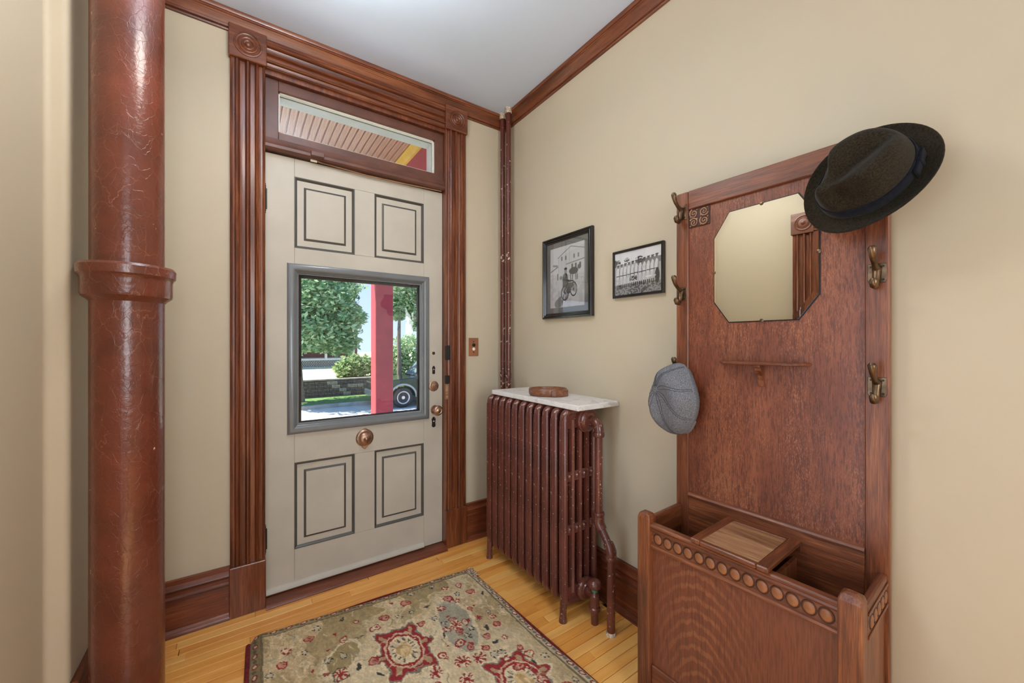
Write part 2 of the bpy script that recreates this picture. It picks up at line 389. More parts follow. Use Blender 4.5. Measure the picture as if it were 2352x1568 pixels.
# left wall with a small rounded step
YO0, YO1 = -2.22, -1.47  # doorway left open for the added side light
prof = [(XB-.1, YO1), (XB, YO1)]
r = .016
prof += [(XB, YS-.018)]+[(XB+r*(1-math.cos(a)), YS-.018+r*math.sin(a)) for a in [PI/8*i for i in range(1, 5)]]
prof += [(XA-r+r*math.sin(a), YS-.002+r-r*math.cos(a)) for a in [PI/8*i for i in range(0, 5)]]
prof += [(XA, 0), (XB-.1, 0)]
b = MB().extr(prof, (0, 0, 0), (1, 0, 0), (0, 1, 0), (0, 0, 1), H); b.box(XB-.1, XB, YB, YO0, 0, H); b.box(XB-.1, XB, YO0, YO1, 2.02, H)
tag(b.build('wall_left', 'wall_paint', smooth=50), 'beige plaster wall with a soft rounded step behind the pipe', 'wall', kind='structure')
b = MB(); b.box(XB-.1, -1.85, YB-.1, YB, 0, H); b.box(-.75, .1, YB-.1, YB, 0, H); b.box(-1.85, -.75, YB-.1, YB, 0, .8); b.box(-1.85, -.75, YB-.1, YB, 2.3, H)
tag(b.build('wall_back', 'wall_paint'), 'beige plaster wall at the back of the hall with an added window', 'wall', kind='structure')
w2 = thing('added_window', 'added unseen sash window in the wall at the back of the hall', 'window', (-1.30, YB, .8), kind='structure')  # unseen window, put in to carry the back fill light
b = MB(); b.box(-.62, -.55, -.04, .02, -.07, 1.57); b.box(.55, .62, -.04, .02, -.07, 1.57); b.box(-.55, .55, -.04, .02, 1.5, 1.57); b.box(-.62, .62, -.04, .05, -.07, 0)
b.build('window_frame', 'trim_wood_z', w2, bevel=.004)
bx('sash_rail', 'trim_wood_x', w2, -.55, .55, -.06, -.03, .73, .78)
bx('pane', 'pane_glass', w2, -.55, .55, -.062, -.058, 0, 1.5)

# ---- crown moulding (profile: depth a out of the wall, height b)
crown = [(0, 2.668), (.010, 2.668), (.012, 2.674), (.009, 2.679), (.016, 2.681), (.018, 2.688), (.014, 2.692), (.017, 2.697), (.026, 2.712), (.034, 2.723),
         (.038, 2.724), (.038, 2.731), (.043, 2.732), (.047, 2.74), (.047, 2.749), (0, 2.749)]
tag(MB().extr(crown, (XA, 0, 0), (0, -1, 0), (0, 0, 1), (1, 0, 0), -XA).build('trim_1', 'trim_wood_x', smooth=35), 'dark stained wooden crown moulding above the front door', 'moulding', kind='structure')
tag(MB().extr(crown, (0, YB, 0), (-1, 0, 0), (0, 0, 1), (0, 1, 0), -YB-.0005).build('trim_2', 'trim_wood_y', smooth=35), 'dark stained wooden crown moulding along the right wall', 'moulding', kind='structure')
# ---- baseboards
bprof = [(0, 0), (.034, 0), (.034, .006), (.030, .016), (.022, .024), (.018, .027), (.018, .150), (.021, .153), (.021, .158), (.015, .166), (.015, .180),
         (.020, .184), (.024, .194), (.020, .203), (.013, .212), (.013, .224), (.017, .226), (.017, .233), (0, .233)]
def baseboard(name, o, u, w, L, ax, label): tag(MB().extr(bprof, o, u, (0, 0, 1), w, L).build(name, 'base_wood_'+ax, smooth=35), label, 'baseboard', kind='structure')
baseboard('baseboard_front_left', (XA, 0, 0), (0, -1, 0), (1, 0, 0), -1.508-XA-.001, 'x', 'tall chipped brown baseboard left of the door casing')
baseboard('baseboard_front_right', (-.309, 0, 0), (0, -1, 0), (1, 0, 0), .309, 'x', 'short brown baseboard between the door casing and the corner')
baseboard('baseboard_right', (0, -1.275, 0), (-1, 0, 0), (0, 1, 0), 1.275-.001, 'y', 'tall brown baseboard behind the radiator')
baseboard('baseboard_right_rear', (0, YB, 0), (-1, 0, 0), (0, 1, 0), -1.95-YB, 'y', 'tall brown baseboard on the right wall past the coat stand')
baseboard('baseboard_left', (XA, YS, 0), (1, 0, 0), (0, 1, 0), -YS-.001, 'y', 'dark brown baseboard behind the thick pipe')

# ---- door casing
W_ = .135
def cas_prof(wd=W_):                               # a across, b proud of the wall
    q = [(0, 0), (0, .019), (.004, .022), (.016, .022), (.018, .019), (.021, .024), (.030, .026), (.034, .022), (.036, .012), (.039, .010), (.056, .010), (.058, .013), (.060, .022),
         (.0635, .027), (.069, .028), (.073, .024), (.074, .013), (.077, .010), (.093, .010), (.096, .014), (.098, .024), (.103, .027), (.107, .024), (.109, .014), (.112, .012), (.124, .012), (.127, .020), (.131, .022), (.135, .018), (.135, 0)]
    return q
casing = thing('trim_3', 'reddish brown fluted door casing with bullseye corner blocks', 'door casing', (-.908, 0, 0), kind='structure')
CX = .908
MB().extr(cas_prof(), (-1.508+CX, 0, .228), (1, 0, 0), (0, -1, 0), (0, 0, 1), 2.552-.228).build('casing_side', 'trim_wood_z', casing, smooth=40)
MB().extr(cas_prof(), (-.309+CX, 0, .228), (-1, 0, 0), (0, -1, 0), (0, 0, 1), 2.552-.228).build('casing_side', 'trim_wood_z', casing, smooth=40)
MB().extr(cas_prof(), (-1.373+CX, 0, 2.552+W_), (0, 0, -1), (0, -1, 0), (1, 0, 0), .929).build('casing_head', 'trim_wood_x', casing, smooth=40)
for xc in (-1.4405, -.3765):
    o = bx('corner_block', 'trim_wood_x', casing, xc-.0735+CX, xc+.0735+CX, -.036, 0, 2.548, 2.692, .003)
    pr = [(.056, 0), (.055, .004), (.050, .005), (.047, .001), (.041, .001), (.039, .005), (.035, .006), (.032, .002), (.027, .001), (.025, .005), (.021, .006), (.018, .002), (.013, .001), (.011, .006), (.006, .008), (1e-6, .009)]
    MB().lathe(pr, (xc+CX, -.036, 2.617), (0, -1, 0), 32).build('bullseye', 'trim_wood_x', o, smooth=60)
for xa in (-1.511, -.447): bx('plinth_block', 'trim_wood_z', casing, xa+CX, xa+.140+CX, -.034, 0, 0, .228, .003)
# jambs, head, transom bar, reveal, threshold
b = MB(); b.box(OX0+CX, -1.3735+CX, -.004, .075, 0, OZ); b.box(-.4435+CX, OX1+CX, -.004, .075, 0, OZ); b.box(-1.3735+CX, -.4435+CX, -.004, .075, 2.530, OZ+.012)
b.build('jamb', 'trim_wood_z', casing)
b = MB(); b.box(OX0+CX, -1.322+CX, .075, .1505, -.03, OZ); b.box(-.499+CX, OX1+CX, .075, .1505, -.03, OZ); b.box(-1.322+CX, -.499+CX, .075, .1505, 2.480, OZ)
b.build('outer_reveal', 'reveal_paint', casing)
tr = [(.0, 2.178), (.018, 2.178), (.026, 2.186), (.026, 2.200), (.018, 2.208), (.014, 2.222), (.010, 2.236), (-.05, 2.236), (-.05, 2.178)]
MB().extr(tr, (-1.3735+CX, 0.012, 0), (0, -1, 0), (0, 0, 1), (1, 0, 0), .93).build('transom_bar', 'transom_wood', casing, smooth=40)
th = [(-.10, 0), (.055, 0), (.055, .004), (.045, .012), (.020, .018), (-.10, .020)]
MB().extr(th, (-1.371+CX, 0, .0002), (0, -1, 0), (0, 0, 1), (1, 0, 0), .924).build('threshold', 'base_wood_x', casing, smooth=40)
# strike damage in the right jamb
bx('strike_plate', 'dark_iron', casing, -.4462+CX, -.420+CX, -.0275, -.004, 1.145, 1.232, .002)
bx('strike_plate', 'dark_iron', casing, -.4462+CX, -.424+CX, -.0275, -.004, 1.000, 1.050, .002)
bx('bare_wood_patch', 'oak_worn', casing, -.4458+CX, -.430+CX, -.0222, -.004, .905, .998, .001)

# ---- transom window
tw = thing('window_1', 'narrow transom light in a brown sash above the door', 'window', (-.9085, .03, 2.237), kind='structure')
tx0, tx1 = -1.373+.9085, -.444+.9085
b = MB(); b.box(tx0, tx0+.056, -.012, .03, 0, .292); b.build('sash_stile', 'transom_wood', tw, bevel=.002)
b = MB(); b.box(tx1-.056, tx1, -.012, .03, 0, .292); b.build('sash_stile', 'transom_wood', tw, bevel=.002)
b = MB(); b.box(tx0+.056, tx1-.056, -.012, .03, .241, .292); b.build('sash_rail', 'transom_wood', tw, bevel=.002)
b = MB(); b.box(tx0+.056, tx1-.056, -.012, .03, 0, .041); b.build('sash_rail', 'transom_wood', tw, bevel=.002)
b = MB(); g = .006; b.box(tx0+.056, tx1-.056, .0, .02, .241-g, .241); b.box(tx1-.056-g, tx1-.056, .0, .02, .041, .241); b.box(tx0+.056, tx0+.056+g, .0, .02, .041, .241); b.box(tx0+.056, tx1-.056, 0, .02, .041, .041+g)
b.build('glazing_bead', 'white_paint', tw)
bx('pane', 'pane_glass', tw, tx0+.056, tx1-.056, .012, .015, .041, .241)

# ---- the door
DX = .9085
door = thing('door_1', 'grey painted front door with square glass and four dark outlined panels', 'door', (-DX, 0, 0), kind='structure')
YF, YR = .030, .074                               # face and back of the slab
dx0, dx1 = -1.3715+DX, -.4455+DX
pL0, pL1, pR0, pR1 = -1.2475+DX, -.9600+DX, -.8545+DX, -.5660+DX
zb0, zb1, zt0, zt1 = .213, .646, 1.726, 2.082      # panel openings
gx0, gx1, gz0, gz1 = -1.238+DX, -.570+DX, .822, 1.604   # glass opening
def slab(name, x0, x1, z0, z1): bx(name, 'door_paint', door, x0+.0004, x1-.0004, YF, YR, z0+.0004, z1-.0004, .0006)
slab('stile', dx0, pL0, .024, 2.172); slab('stile', pR1, dx1, .024, 2.172)
slab('rail', pL0, pR1, .024, zb0); slab('rail', pL0, pR1, zb1, gz0); slab('rail', pL0, pR1, gz1, zt0); slab('rail', pL0, pR1, zt1, 2.172)
slab('muntin', pL1, pR0, zb0, zb1); slab('muntin', pL1, pR0, zt0, zt1)
def framed(x0, x1, z0, z1, prof, mat, name, par, y):   # mitred moulding round a rectangle; prof (inset, toward the room)
    b = MB(); n = len(prof)
    cor = [(x0, z0, 1, 1), (x1, z0, -1, 1), (x1, z1, -1, -1), (x0, z1, 1, -1)]
    vs = [(cx_+sx*a, y-d, cz_+sz*a) for cx_, cz_, sx, sz in cor for a, d in prof]
    fs = [(k*n+i, k*n+(i+1) % n, ((k+1) % 4)*n+(i+1) % n, ((k+1) % 4)*n+i) for k in range(4) for i in range(n)]
    b.add(vs, fs); return b.build(name, mat, par, smooth=35)
for (x0, x1) in ((pL0, pL1), (pR0, pR1)):
    for (z0, z1) in ((zb0, zb1), (zt0, zt1)):
        p = bx('panel', 'door_paint', door, x0, x1, YF+.010, YF+.030, z0, z1)
        framed(x0, x1, z0, z1, [(0, 0), (0, .001), (.004, .0005), (.010, -.005), (.013, -.010), (0, -.010)], 'door_dark_paint', 'panel_moulding', p, YF)
        i = .043
        framed(x0+i, x1-i, z0+i, z1-i, [(0, -.010), (.0005, -.0085), (.008, -.0045), (.010, -.0035), (.010, -.010)], 'door_dark_paint', 'field_edge', p, YF)
        bx('raised_field', 'door_paint', p, x0+i+.0102, x1-i-.0102, YF+.0035, YF+.012, z0+i+.0102, z1-i-.0102, .0006)
gm = [(0, 0), (.002, .010), (.006, .014), (.016, .017), (.026, .016), (.034, .011), (.038, .004), (.044, .001), (.046, -.006), (.052, -.008), (.052, -.020), (.042, -.020), (.042, 0)]
fm = framed(gx0-.042, gx1+.036, gz0-.032, gz1+.042, gm, 'door_moulding_paint', 'glass_moulding', door, YF)
framed(gx0+.004, gx1-.004, gz0+.004, gz1-.004, [(0, -.026), (.020, -.026), (.020, -.044), (0, -.044)], 'black_gap', 'outer_stop', door, YF)
bx('pane', 'pane_glass', door, gx0+.004, gx1-.004, YF+.020, YF+.024, gz0+.004, gz1-.004)
# sweep at the foot
sw = [(0, .026), (.012, .026), (.017, .032), (.015, .044), (.006, .052), (0, .054)]
MB().extr(sw, (dx0+.003, YF, 0), (0, -1, 0), (0, 0, 1), (1, 0, 0), .80).build('door_sweep', 'door_paint', door, smooth=40)
# hardware
kn = thing_k = MB().lathe([(.026, 0), (.026, .004), (.012, .006), (.010, .030), (.018, .036), (.029, .043), (.031, .052), (.027, .060), (.020, .064), (.016, .062), (.010, .066), (1e-6, .067)], (-.497+DX, YF, .842), (0, -1, 0), 28).build('door_knob', 'brass', door, smooth=50)
MB().lathe([(.031, 0), (.031, .003), (.027, .006), (.020, .0055), (.018, .009), (.010, .010), (1e-6, .010)], (-.503+DX, YF, .985), (0, -1, 0), 28).build('lock_rose', 'brass', door, smooth=50)
b = MB()
for q in (-.009, .009): b.lathe([(.0035, 0), (1e-6, .001)], (-.503+DX+q, YF-.0095, .988), (0, -1, 0), 10)
b.build('lock_hole', 'black_gap', door)
def escutcheon(x, z, s):
    pr = [(-.012*s, -.022*s), (-.006*s, -.030*s), (.006*s, -.030*s), (.012*s, -.022*s), (.010*s, 0), (.013*s, .018*s), (.006*s, .030*s), (0, .034*s), (-.006*s, .030*s), (-.013*s, .018*s), (-.010*s, 0)]
    o = MB().extr(pr, (x, YF, z), (1, 0, 0), (0, 0, 1), (0, -1, 0), .003).build('keyhole_plate', 'dark_iron', door)
    MB().lathe([(.004*s, 0), (.0035*s, .0015)], (x, YF-.003, z+.006*s), (0, -1, 0), 10).build('keyhole', 'pearl', o)
escutcheon(-.503+DX, .765, 1.0); escutcheon(-.503+DX, 1.082, .8)
bx('lock_patch', 'door_paint', door, -.525+DX, dx1-.001, YF-.0012, YF, 1.02, 1.235, .0008)
MB().lathe([(.010, 0), (.009, .002), (.005, .0025), (1e-6, .001)], (-.503+DX, YF-.001, 1.185), (0, -1, 0), 14).build('lock_boss', 'bronze', door, smooth=50)
bell = MB().lathe([(.046, 0), (.047, .004), (.043, .009), (.037, .011), (.036, .016), (.030, .026), (.018, .031), (.012, .032), (.008, .036), (.004, .042), (1e-6, .043)], (-.908+DX, YF, .726), (0, -1, 0), 36).build('rotary_bell', 'brass', door, smooth=40)
MB().extr([(-.02, .0), (.02, 0), (.012, -.014), (.0, -.024), (-.012, -.014)], (-.908+DX, YF-.001, .688), (1, 0, 0), (0, 0, 1), (0, -1, 0), .008).build('bell_drop', 'brass', bell, bevel=.002)
MB().extr([(-.016, .0), (.016, 0), (.008, .008), (0, .010), (-.008, .008)], (-.908+DX, YF-.001, .769), (1, 0, 0), (0, 0, 1), (0, -1, 0), .006).build('bell_crest', 'brass', bell, bevel=.002)
for z in (1.945, .30):
    b = MB(); xh = dx0-.002
    for k_ in range(5): b.lathe([(.0055, k_*.022), (.0055, k_*.022+.021)], (xh, .022, z-.055), (0, 0, 1), 12)
    for e, s_ in ((z-.055, -1), (z+.055, 1)): b.lathe([(.0045, 0), (.006, .006*s_), (.003, .010*s_), (.005, .015*s_), (1e-6, .022*s_)], (xh, .022, e), (0, 0, 1), 12)
    h_ = b.build('hinge', 'dark_iron', door, smooth=50)
    bx('hinge_leaf', 'dark_iron', h_, xh, xh+.010, YF-.002, YF, z-.05, z+.05)
# transom catch with its cord
ct = bx('transom_catch', 'transom_wood', door, -1.180+DX, -1.120+DX, -.034, -.014, 2.184, 2.208, .002)
MB().lathe([(.007, 0), (.007, .030)], (-1.178+DX, .012, 2.176), (1, 0, 0), 12).build('roller', 'pearl', ct, smooth=50)
MB().tube([(-1.148+DX, .008, 2.178), (-1.142+DX, .004, 2.172), (-1.12+DX, .010, 2.173), (-.9+DX, .012, 2.165), (-.7+DX, .012, 2.168), (-.46+DX, .013, 2.176)], .0035, 8).build('cord', 'oak_worn', ct, smooth=60)

# ---- left wall casing seen in the mirror; its doorway opened for added light
lc = thing('trim_4', 'brown fluted casing with a bullseye block on the left wall', 'door casing', (XB, -1.26, 0), kind='structure')
MB().extr(cas_prof(), (0, .066, .2), (0, -1, 0), (1, 0, 0), (0, 0, 1), 1.81).build('casing_side', 'trim_wood_z', lc, smooth=40)
o = bx('corner_block', 'trim_wood_y', lc, 0, .034, -.074, .074, 2.012, 2.160, .003)
MB().lathe(pr if False else [(.056, 0), (.055, .004), (.050, .005), (.047, .001), (.041, .001), (.039, .005), (.035, .006), (.032, .002), (.025, .005), (.018, .002), (.011, .006), (1e-6, .009)], (.034, 0, 2.086), (1, 0, 0), 32).build('bullseye', 'trim_wood_y', o, smooth=60)
MB().extr(cas_prof(), (0, -.074, 2.012+.14), (0, 0, -1), (1, 0, 0), (0, -1, 0), 1.01).build('casing_head', 'trim_wood_y', lc, smooth=40)
MB().extr(cas_prof(), (0, -1.09, .2), (0, 1, 0), (1, 0, 0), (0, 0, 1), 1.81).build('casing_side', 'trim_wood_z', lc, smooth=40)
b = MB(); b.box(-.1, .010, -.224, -.066, 0, 2.02); b.box(-.1, .004, -.96, -.946, 0, 2.02); b.box(-.1, .004, -.946, -.224, 2.006, 2.02); b.build('jamb', 'trim_wood_z', lc)

# ================================================================== things in the room
# ---- added fill lamp, unseen above the frame: glass bowl uplight on three chains
LX, LY, LZ = -1.28, -.98, 2.47
lp = thing('added_lamp', 'added unseen frosted glass bowl lamp hanging from the hall ceiling', 'lamp', (LX, LY, H))
MB().lathe([(.07, 0), (.07, -.012), (.03, -.03), (1e-6, -.032)], (0, 0, 0), (0, 0, 1), 24).build('added_lamp_base', 'brass', lp, smooth=40)
for q in range(3):
    a = q*2*PI/3+.4; MB().tube([(.03*math.cos(a), .03*math.sin(a), -.02), (.165*math.cos(a), .165*math.sin(a), LZ-H+.005)], .003, 6).build('chain', 'brass', lp)
k = NT('added_lamp_glow'); k.b.inputs['Emission Color'].default_value = (1, .95, .89, 1); k.b.inputs['Emission Strength'].default_value = 22; k.set((240, 235, 225), .4)
MB().lathe([(.17, .0), (.165, -.03), (.14, -.07), (.09, -.10), (.03, -.112), (1e-6, -.113)], (0, 0, LZ-H), (0, 0, 1), 32).build('added_lamp_bowl', 'added_lamp_glow', lp, smooth=60)
ld_ = bpy.data.lights.new('added_uplight', 'AREA'); ld_.shape = 'DISK'; ld_.size = .24; ld_.energy = 9; ld_.color = (.80, .91, 1)  # added light aimed up to brighten the ceiling
lo_ = bpy.data.objects.new('added_uplight', ld_); C.objects.link(lo_); lo_.parent = lp; lo_.location = (0, 0, LZ-H+.01); lo_.rotation_euler = (PI, 0, 0)

# ---- thick pipe at the left
sp = thing('soil_pipe', 'thick crackled brown cast iron pipe with a hub standing at the left', 'pipe', (-1.762, -.473, 0))
MB().lathe([(.088, 0), (.088, 1.40)], (0, 0, 0), n=48).build('pipe_length', 'pipe_paint', sp, smooth=40)
MB().lathe([(.0875, 1.40), (.0875, H-.001)], (0, 0, 0), n=48).build('pipe_length', 'pipe_paint', sp, smooth=40)
MB().lathe([(.0878, 1.375), (.094, 1.382), (.106, 1.392), (.108, 1.40), (.108, 1.445), (.110, 1.452), (.116, 1.458), (.117, 1.482), (.112, 1.490), (.089, 1.492)], (0, 0, 0), n=48).build('hub', 'pipe_paint', sp, smooth=30)
# ---- riser pipes in the corner
for (x, y, lab) in ((-.052, -.052, 'thin dark brown riser pipe closest to the wall corner'), (-.060, -.130, 'thin dark brown riser pipe standing in front on the right wall side of the corner')):
    rp = thing('riser_pipe', lab, 'pipe', (x, y, 0), group='riser pipes in the corner')
    MB().lathe([(.0165, .0), (.0165, H-.03)], (0, 0, 0), n=16).build('pipe_length', 'riser_paint', rp, smooth=40)
    b = MB().lathe([(.017, H-.034), (.021, H-.026), (.019, H-.015), (.024, H-.004), (.022, H-.0005)], (0, 0, 0), n=14)
    for i in range(len(b.v)): v_ = b.v[i]; q = 1+.12*math.sin(i*7.3); b.v[i] = (v_[0]*q, v_[1]*q, v_[2])
    b.build('plaster_collar', 'plaster_crust', rp, smooth=60)
    MB().lathe([(.018, 1.02), (.019, 1.03), (.019, 1.05), (.018, 1.06)], (0, 0, -.0), n=16).build('coupling', 'riser_paint', rp, smooth=40)

# ---- light switch
sw_ = thing('light_switch', 'copper push button switch plate beside the door casing', 'light switch', (-.244, 0, 1.222))
bx('plate', 'plate_copper', sw_, -.036, .036, -.004, 0, -.058, .058, .002, 2)
MB().lathe([(.010, 0), (.010, .006), (.008, .008), (1e-6, .0085)], (0, -.004, .013), (0, -1, 0), 16).build('button', 'black_gap', sw_, smooth=50)
MB().lathe([(.010, 0), (.010, .004), (.006, .005), (1e-6, .0052)], (0, -.004, -.013), (0, -1, 0), 16).build('button', 'pearl', sw_, smooth=50)
for z in (.033, -.033): MB().lathe([(.004, 0), (.003, .002), (1e-6, .002)], (0, -.004, z), (0, -1, 0), 10).build('screw', 'dark_iron', sw_)

# ---- radiator
RX, RY = -.183, -.575
rad = thing('radiator', 'brown cast iron column radiator with chipped paint under a marble shelf', 'radiator', (RX, RY, 0))
def section_mesh():
    b = MB(); x0, x1, z0, z1, c = -.092, .092, .082, .935, .026; pts = []
    for cx_, cz_, a0 in ((x1-c, z1-c, 0), (x0+c, z1-c, 90), (x0+c, z0+c, 180), (x1-c, z0+c, 270)):
        for k_ in range(6): a = math.radians(a0+18*k_); pts.append((cx_+c*math.cos(a), 0, cz_+c*math.sin(a)))
    b.tube(pts, 1, 10, True, sec=(.0155, .0215), up=(0, 1, 0))
    # twin ridges on the front column
    for q in (-.008, .008): b.tube([(-.1062, q, .12), (-.1072, q, .16), (-.1072, q, .86), (-.1062, q, .90)], .0035, 6)
    for x in (-.046, 0, .046):
        b.tube([(x, 0, .12), (x, 0, .40), (x, 0, .64), (x, 0, .90)], 1, 8, sec=(.0135, .019), up=(0, 1, 0))
    b.box(-.09, .09, -.012, .012, .862, .930); b.box(-.09, .09, -.012, .012, .088, .150)
    for z in (.405, .645):
        b.box(-.09, .09, -.010, .010, z-.022, z+.022)
        for x in (-.069, -.023, .023, .069): b.ball((x, 0, z), .013, 8, 6, (1, 1.5, 1.3))
    for z in (.115, .895):
        b.lathe([(.028, -.028), (.028, .028)], (0, 0, z), (0, 1, 0), 14)
    return b.mesh('section')
sm = section_mesh(); N = 11; YP = (.895-.262)/10
for i in range(N):
    o = obj('section', sm, 'radiator_paint' if i == 0 else None, rad, 40 if i == 0 else None)
    o.location = (0, -(i-5)*YP, 0)
for yy in (-5*YP, 5*YP):
    for sx in (-1, 1):
        b = MB(); pts = [(sx*.090, yy, .135), (sx*.092, yy, .10), (sx*.096, yy, .06), (sx*.097, yy, .03), (sx*.097, yy, .012), (sx*.097, yy, 0)]
        b.tube(pts, [.016, .018, .017, .015, .018, .019], 10)
        b.tube([(sx*.088, yy, .06), (sx*.070, yy, .085), (sx*.04, yy, .098)], [.010, .010, .008], 8)
        b.build('foot', 'radiator_paint', rad, smooth=50)
def w2l(p): return (p[0]-RX, p[1]-RY, p[2])
# inlet boss, union, elbow and pipe
xb = -.160
MB().lathe([(.056, -.012), (.056, .004), (.050, .010), (.049, .016), (.040, .020), (.036, .026), (.030, .027)], w2l((xb, -.918, .893)), (0, -1, 0), 28).build('inlet_boss', 'radiator_paint', rad, smooth=35)
MB().lathe([(.026, .0), (.026, .022)], w2l((xb, -.944, .893)), (0, -1, 0), 6).build('union_nut', 'radiator_paint', rad, bevel=.002)
el = [(xb, -.955, .893), (xb-.001, -.968, .893), (xb-.002, -.983, .889), (xb-.003, -.993, .878), (xb-.004, -.997, .862), (xb-.004, -.997, .838)]
MB().tube([w2l(p) for p in el], [.021, .022, .023, .023, .022, .021], 14).lathe([(.024, 0), (.026, .006), (.026, .014), (.024, .020)], w2l((xb-.004, -.997, .832)), (0, 0, 1), 16).build('elbow', 'radiator_paint', rad, smooth=50)
PX, PY = xb-.004, -.997
b = MB().tube([w2l(p) for p in [(PX, PY, .84), (PX, PY, .468)]], .0172, 14); b.build('feed_pipe', 'radiator_paint', rad, smooth=50)
b = MB().tube([w2l(p) for p in [(PX, PY, .490), (PX, PY, .455), (PX, PY-.012, .438), (PX, PY-.020, .428)]], [.024, .024, .023, .022], 14)
b.lathe([(.024, 0), (.026, .004), (.026, .013), (.024, .016)], w2l((PX, PY, .484)), (0, 0, 1), 16); b.build('offset_fitting', 'radiator_paint', rad, smooth=50)
b = MB().tube([w2l(p) for p in [(PX, PY-.012, .438), (PX, PY-.066, .368)]], .0165, 14); b.build('offset_pipe', 'radiator_paint', rad, smooth=50)
b = MB().tube([w2l(p) for p in [(PX, PY-.052, .386), (PX, PY-.062, .373), (PX, PY-.070, .355), (PX, PY-.070, .325)]], [.022, .023, .024, .023], 14)
b.lathe([(.025, 0), (.026, .004), (.026, .012), (.024, .015)], w2l((PX, PY-.070, .322)), (0, 0, 1), 16); b.build('offset_fitting', 'radiator_paint', rad, smooth=50)
MB().tube([w2l(p) for p in [(PX, PY-.070, .33), (PX, PY-.070, .0)]], .0175, 14).build('drop_pipe', 'radiator_paint', rad, smooth=50)
MB().lathe([(.022, 0), (.021, .008), (.018, .014)], w2l((PX, PY-.070, 0)), (0, 0, 1), 14).build('floor_collar', 'plaster_crust', rad, smooth=50)
# bottom valve
MB().lathe([(.050, -.010), (.050, .002), (.042, .010), (.034, .012), (.032, .018), (.020, .020), (.020, .060)], w2l((xb-.004, -.918, .122)), (0, -1, 0), 24).build('valve_boss', 'radiator_paint', rad, smooth=35)
VX, VY = xb-.012, -.980
va = MB().lathe([(.016, 0), (.017, .055), (.024, .058), (.025, .072), (.020, .076), (.021, .128), (.015, .134), (.012, .144)], w2l((VX, VY, 0)), n=18).build('valve_body', 'radiator_paint', rad, smooth=40)
k = NT('green_ring'); k.set((74, 140, 108), .5)
MB().lathe([(.014, .144), (.0145, .150), (.014, .156)], w2l((VX, VY, 0)), n=16).build('valve_packing', 'green_ring', va, smooth=40)
MB().lathe([(.006, .154), (.020, .157), (.030, .166), (.031, .176), (.026, .188), (.014, .196), (1e-6, .198)], w2l((VX, VY, 0)), n=20).build('valve_handle', 'radiator_paint', va, smooth=60)

# ---- marble shelf and dish
sh = tag(MB().box(-.268, -.001, -.975, -.262, .9505, .975).build('marble_shelf', 'marble', bevel=.004, seg=2), 'white marble slab shelf lying on top of the radiator', 'shelf')
dish = thing('wooden_dish', 'round turned wooden dish with a notched side on the marble shelf', 'dish', (-.150, -.630, .9752), rz=math.radians(-34))
MB().lathe([(1e-6, 0), (.086, 0), (.093, .005), (.096, .016), (.096, .034), (.093, .038), (.088, .037), (.086, .030), (.080, .014), (.066, .010), (1e-6, .009)], (0, 0, 0), n=48, sx=1.04, sy=.86).build('bowl', 'bowl_wood', dish, smooth=40)
b = MB().extr([(.008, -.086), (.030, -.092), (.070, -.078), (.098, -.046), (.104, -.020), (.088, -.014), (.070, -.050), (.040, -.066), (.008, -.068)], (0, 0, .001), (1, 0, 0), (0, 1, 0), (0, 0, 1), .032)
b.build('grip_block', 'bowl_wood', dish, bevel=.004, seg=2)

# ---- pictures
def srgb_arr(a): a = np.clip(a, 0, 1); return np.where(a <= .04045, a/12.92, ((a+.055)/1.055)**2.4)
def fbm(h, w, cells, seed):
    r_ = np.random.default_rng(seed); out = np.zeros((h, w)); amp = 1
    for o_ in range(4):
        n = cells*2**o_; g_ = r_.random((n+2, n+2)); yy = np.linspace(0, n, h); xx = np.linspace(0, n, w)
        y0 = np.floor(yy).astype(int); x0 = np.floor(xx).astype(int); fy = (yy-y0)[:, None]; fx = (xx-x0)[None, :]
        fy = fy*fy*(3-2*fy); fx = fx*fx*(3-2*fx)
        v = (g_[y0][:, x0]*(1-fx)+g_[y0][:, x0+1]*fx)*(1-fy)+(g_[y0+1][:, x0]*(1-fx)+g_[y0+1][:, x0+1]*fx)*fy
        out += v*amp; amp *= .5
    return out/1.875
class Canvas:
    def __init__(s, w, h, nx, ny, base=(1, 1, 1)):
        s.X, s.Y = np.meshgrid(np.linspace(0, w, nx+1), np.linspace(0, h, ny+1)); s.a = np.ones(s.X.shape+(3,))*np.array(base); s.w, s.h = w, h
    def put(s, mask, col, al=1.0): m = np.clip(mask, 0, 1)[..., None]*al; s.a = s.a*(1-m)+np.array(col)*m
    def ell(s, cx, cy, rx, ry, rot=0):
        dx, dy = s.X-cx, s.Y-cy; c_, s_ = math.cos(rot), math.sin(rot)
        return ((dx*c_+dy*s_)/rx)**2+((-dx*s_+dy*c_)/ry)**2
    def rect(s, x0, x1, y0, y1): return ((s.X >= x0)&(s.X <= x1)&(s.Y >= y0)&(s.Y <= y1)).astype(float)
    def line(s, x0, y0, x1, y1, wd):
        d = np.array((x1-x0, y1-y0)); L2 = d@d+1e-12; t = np.clip(((s.X-x0)*d[0]+(s.Y-y0)*d[1])/L2, 0, 1)
        return (np.hypot(s.X-x0-t*d[0], s.Y-y0-t*d[1]) < wd).astype(float)
def g(v): return (v*.985, v*.99, v)
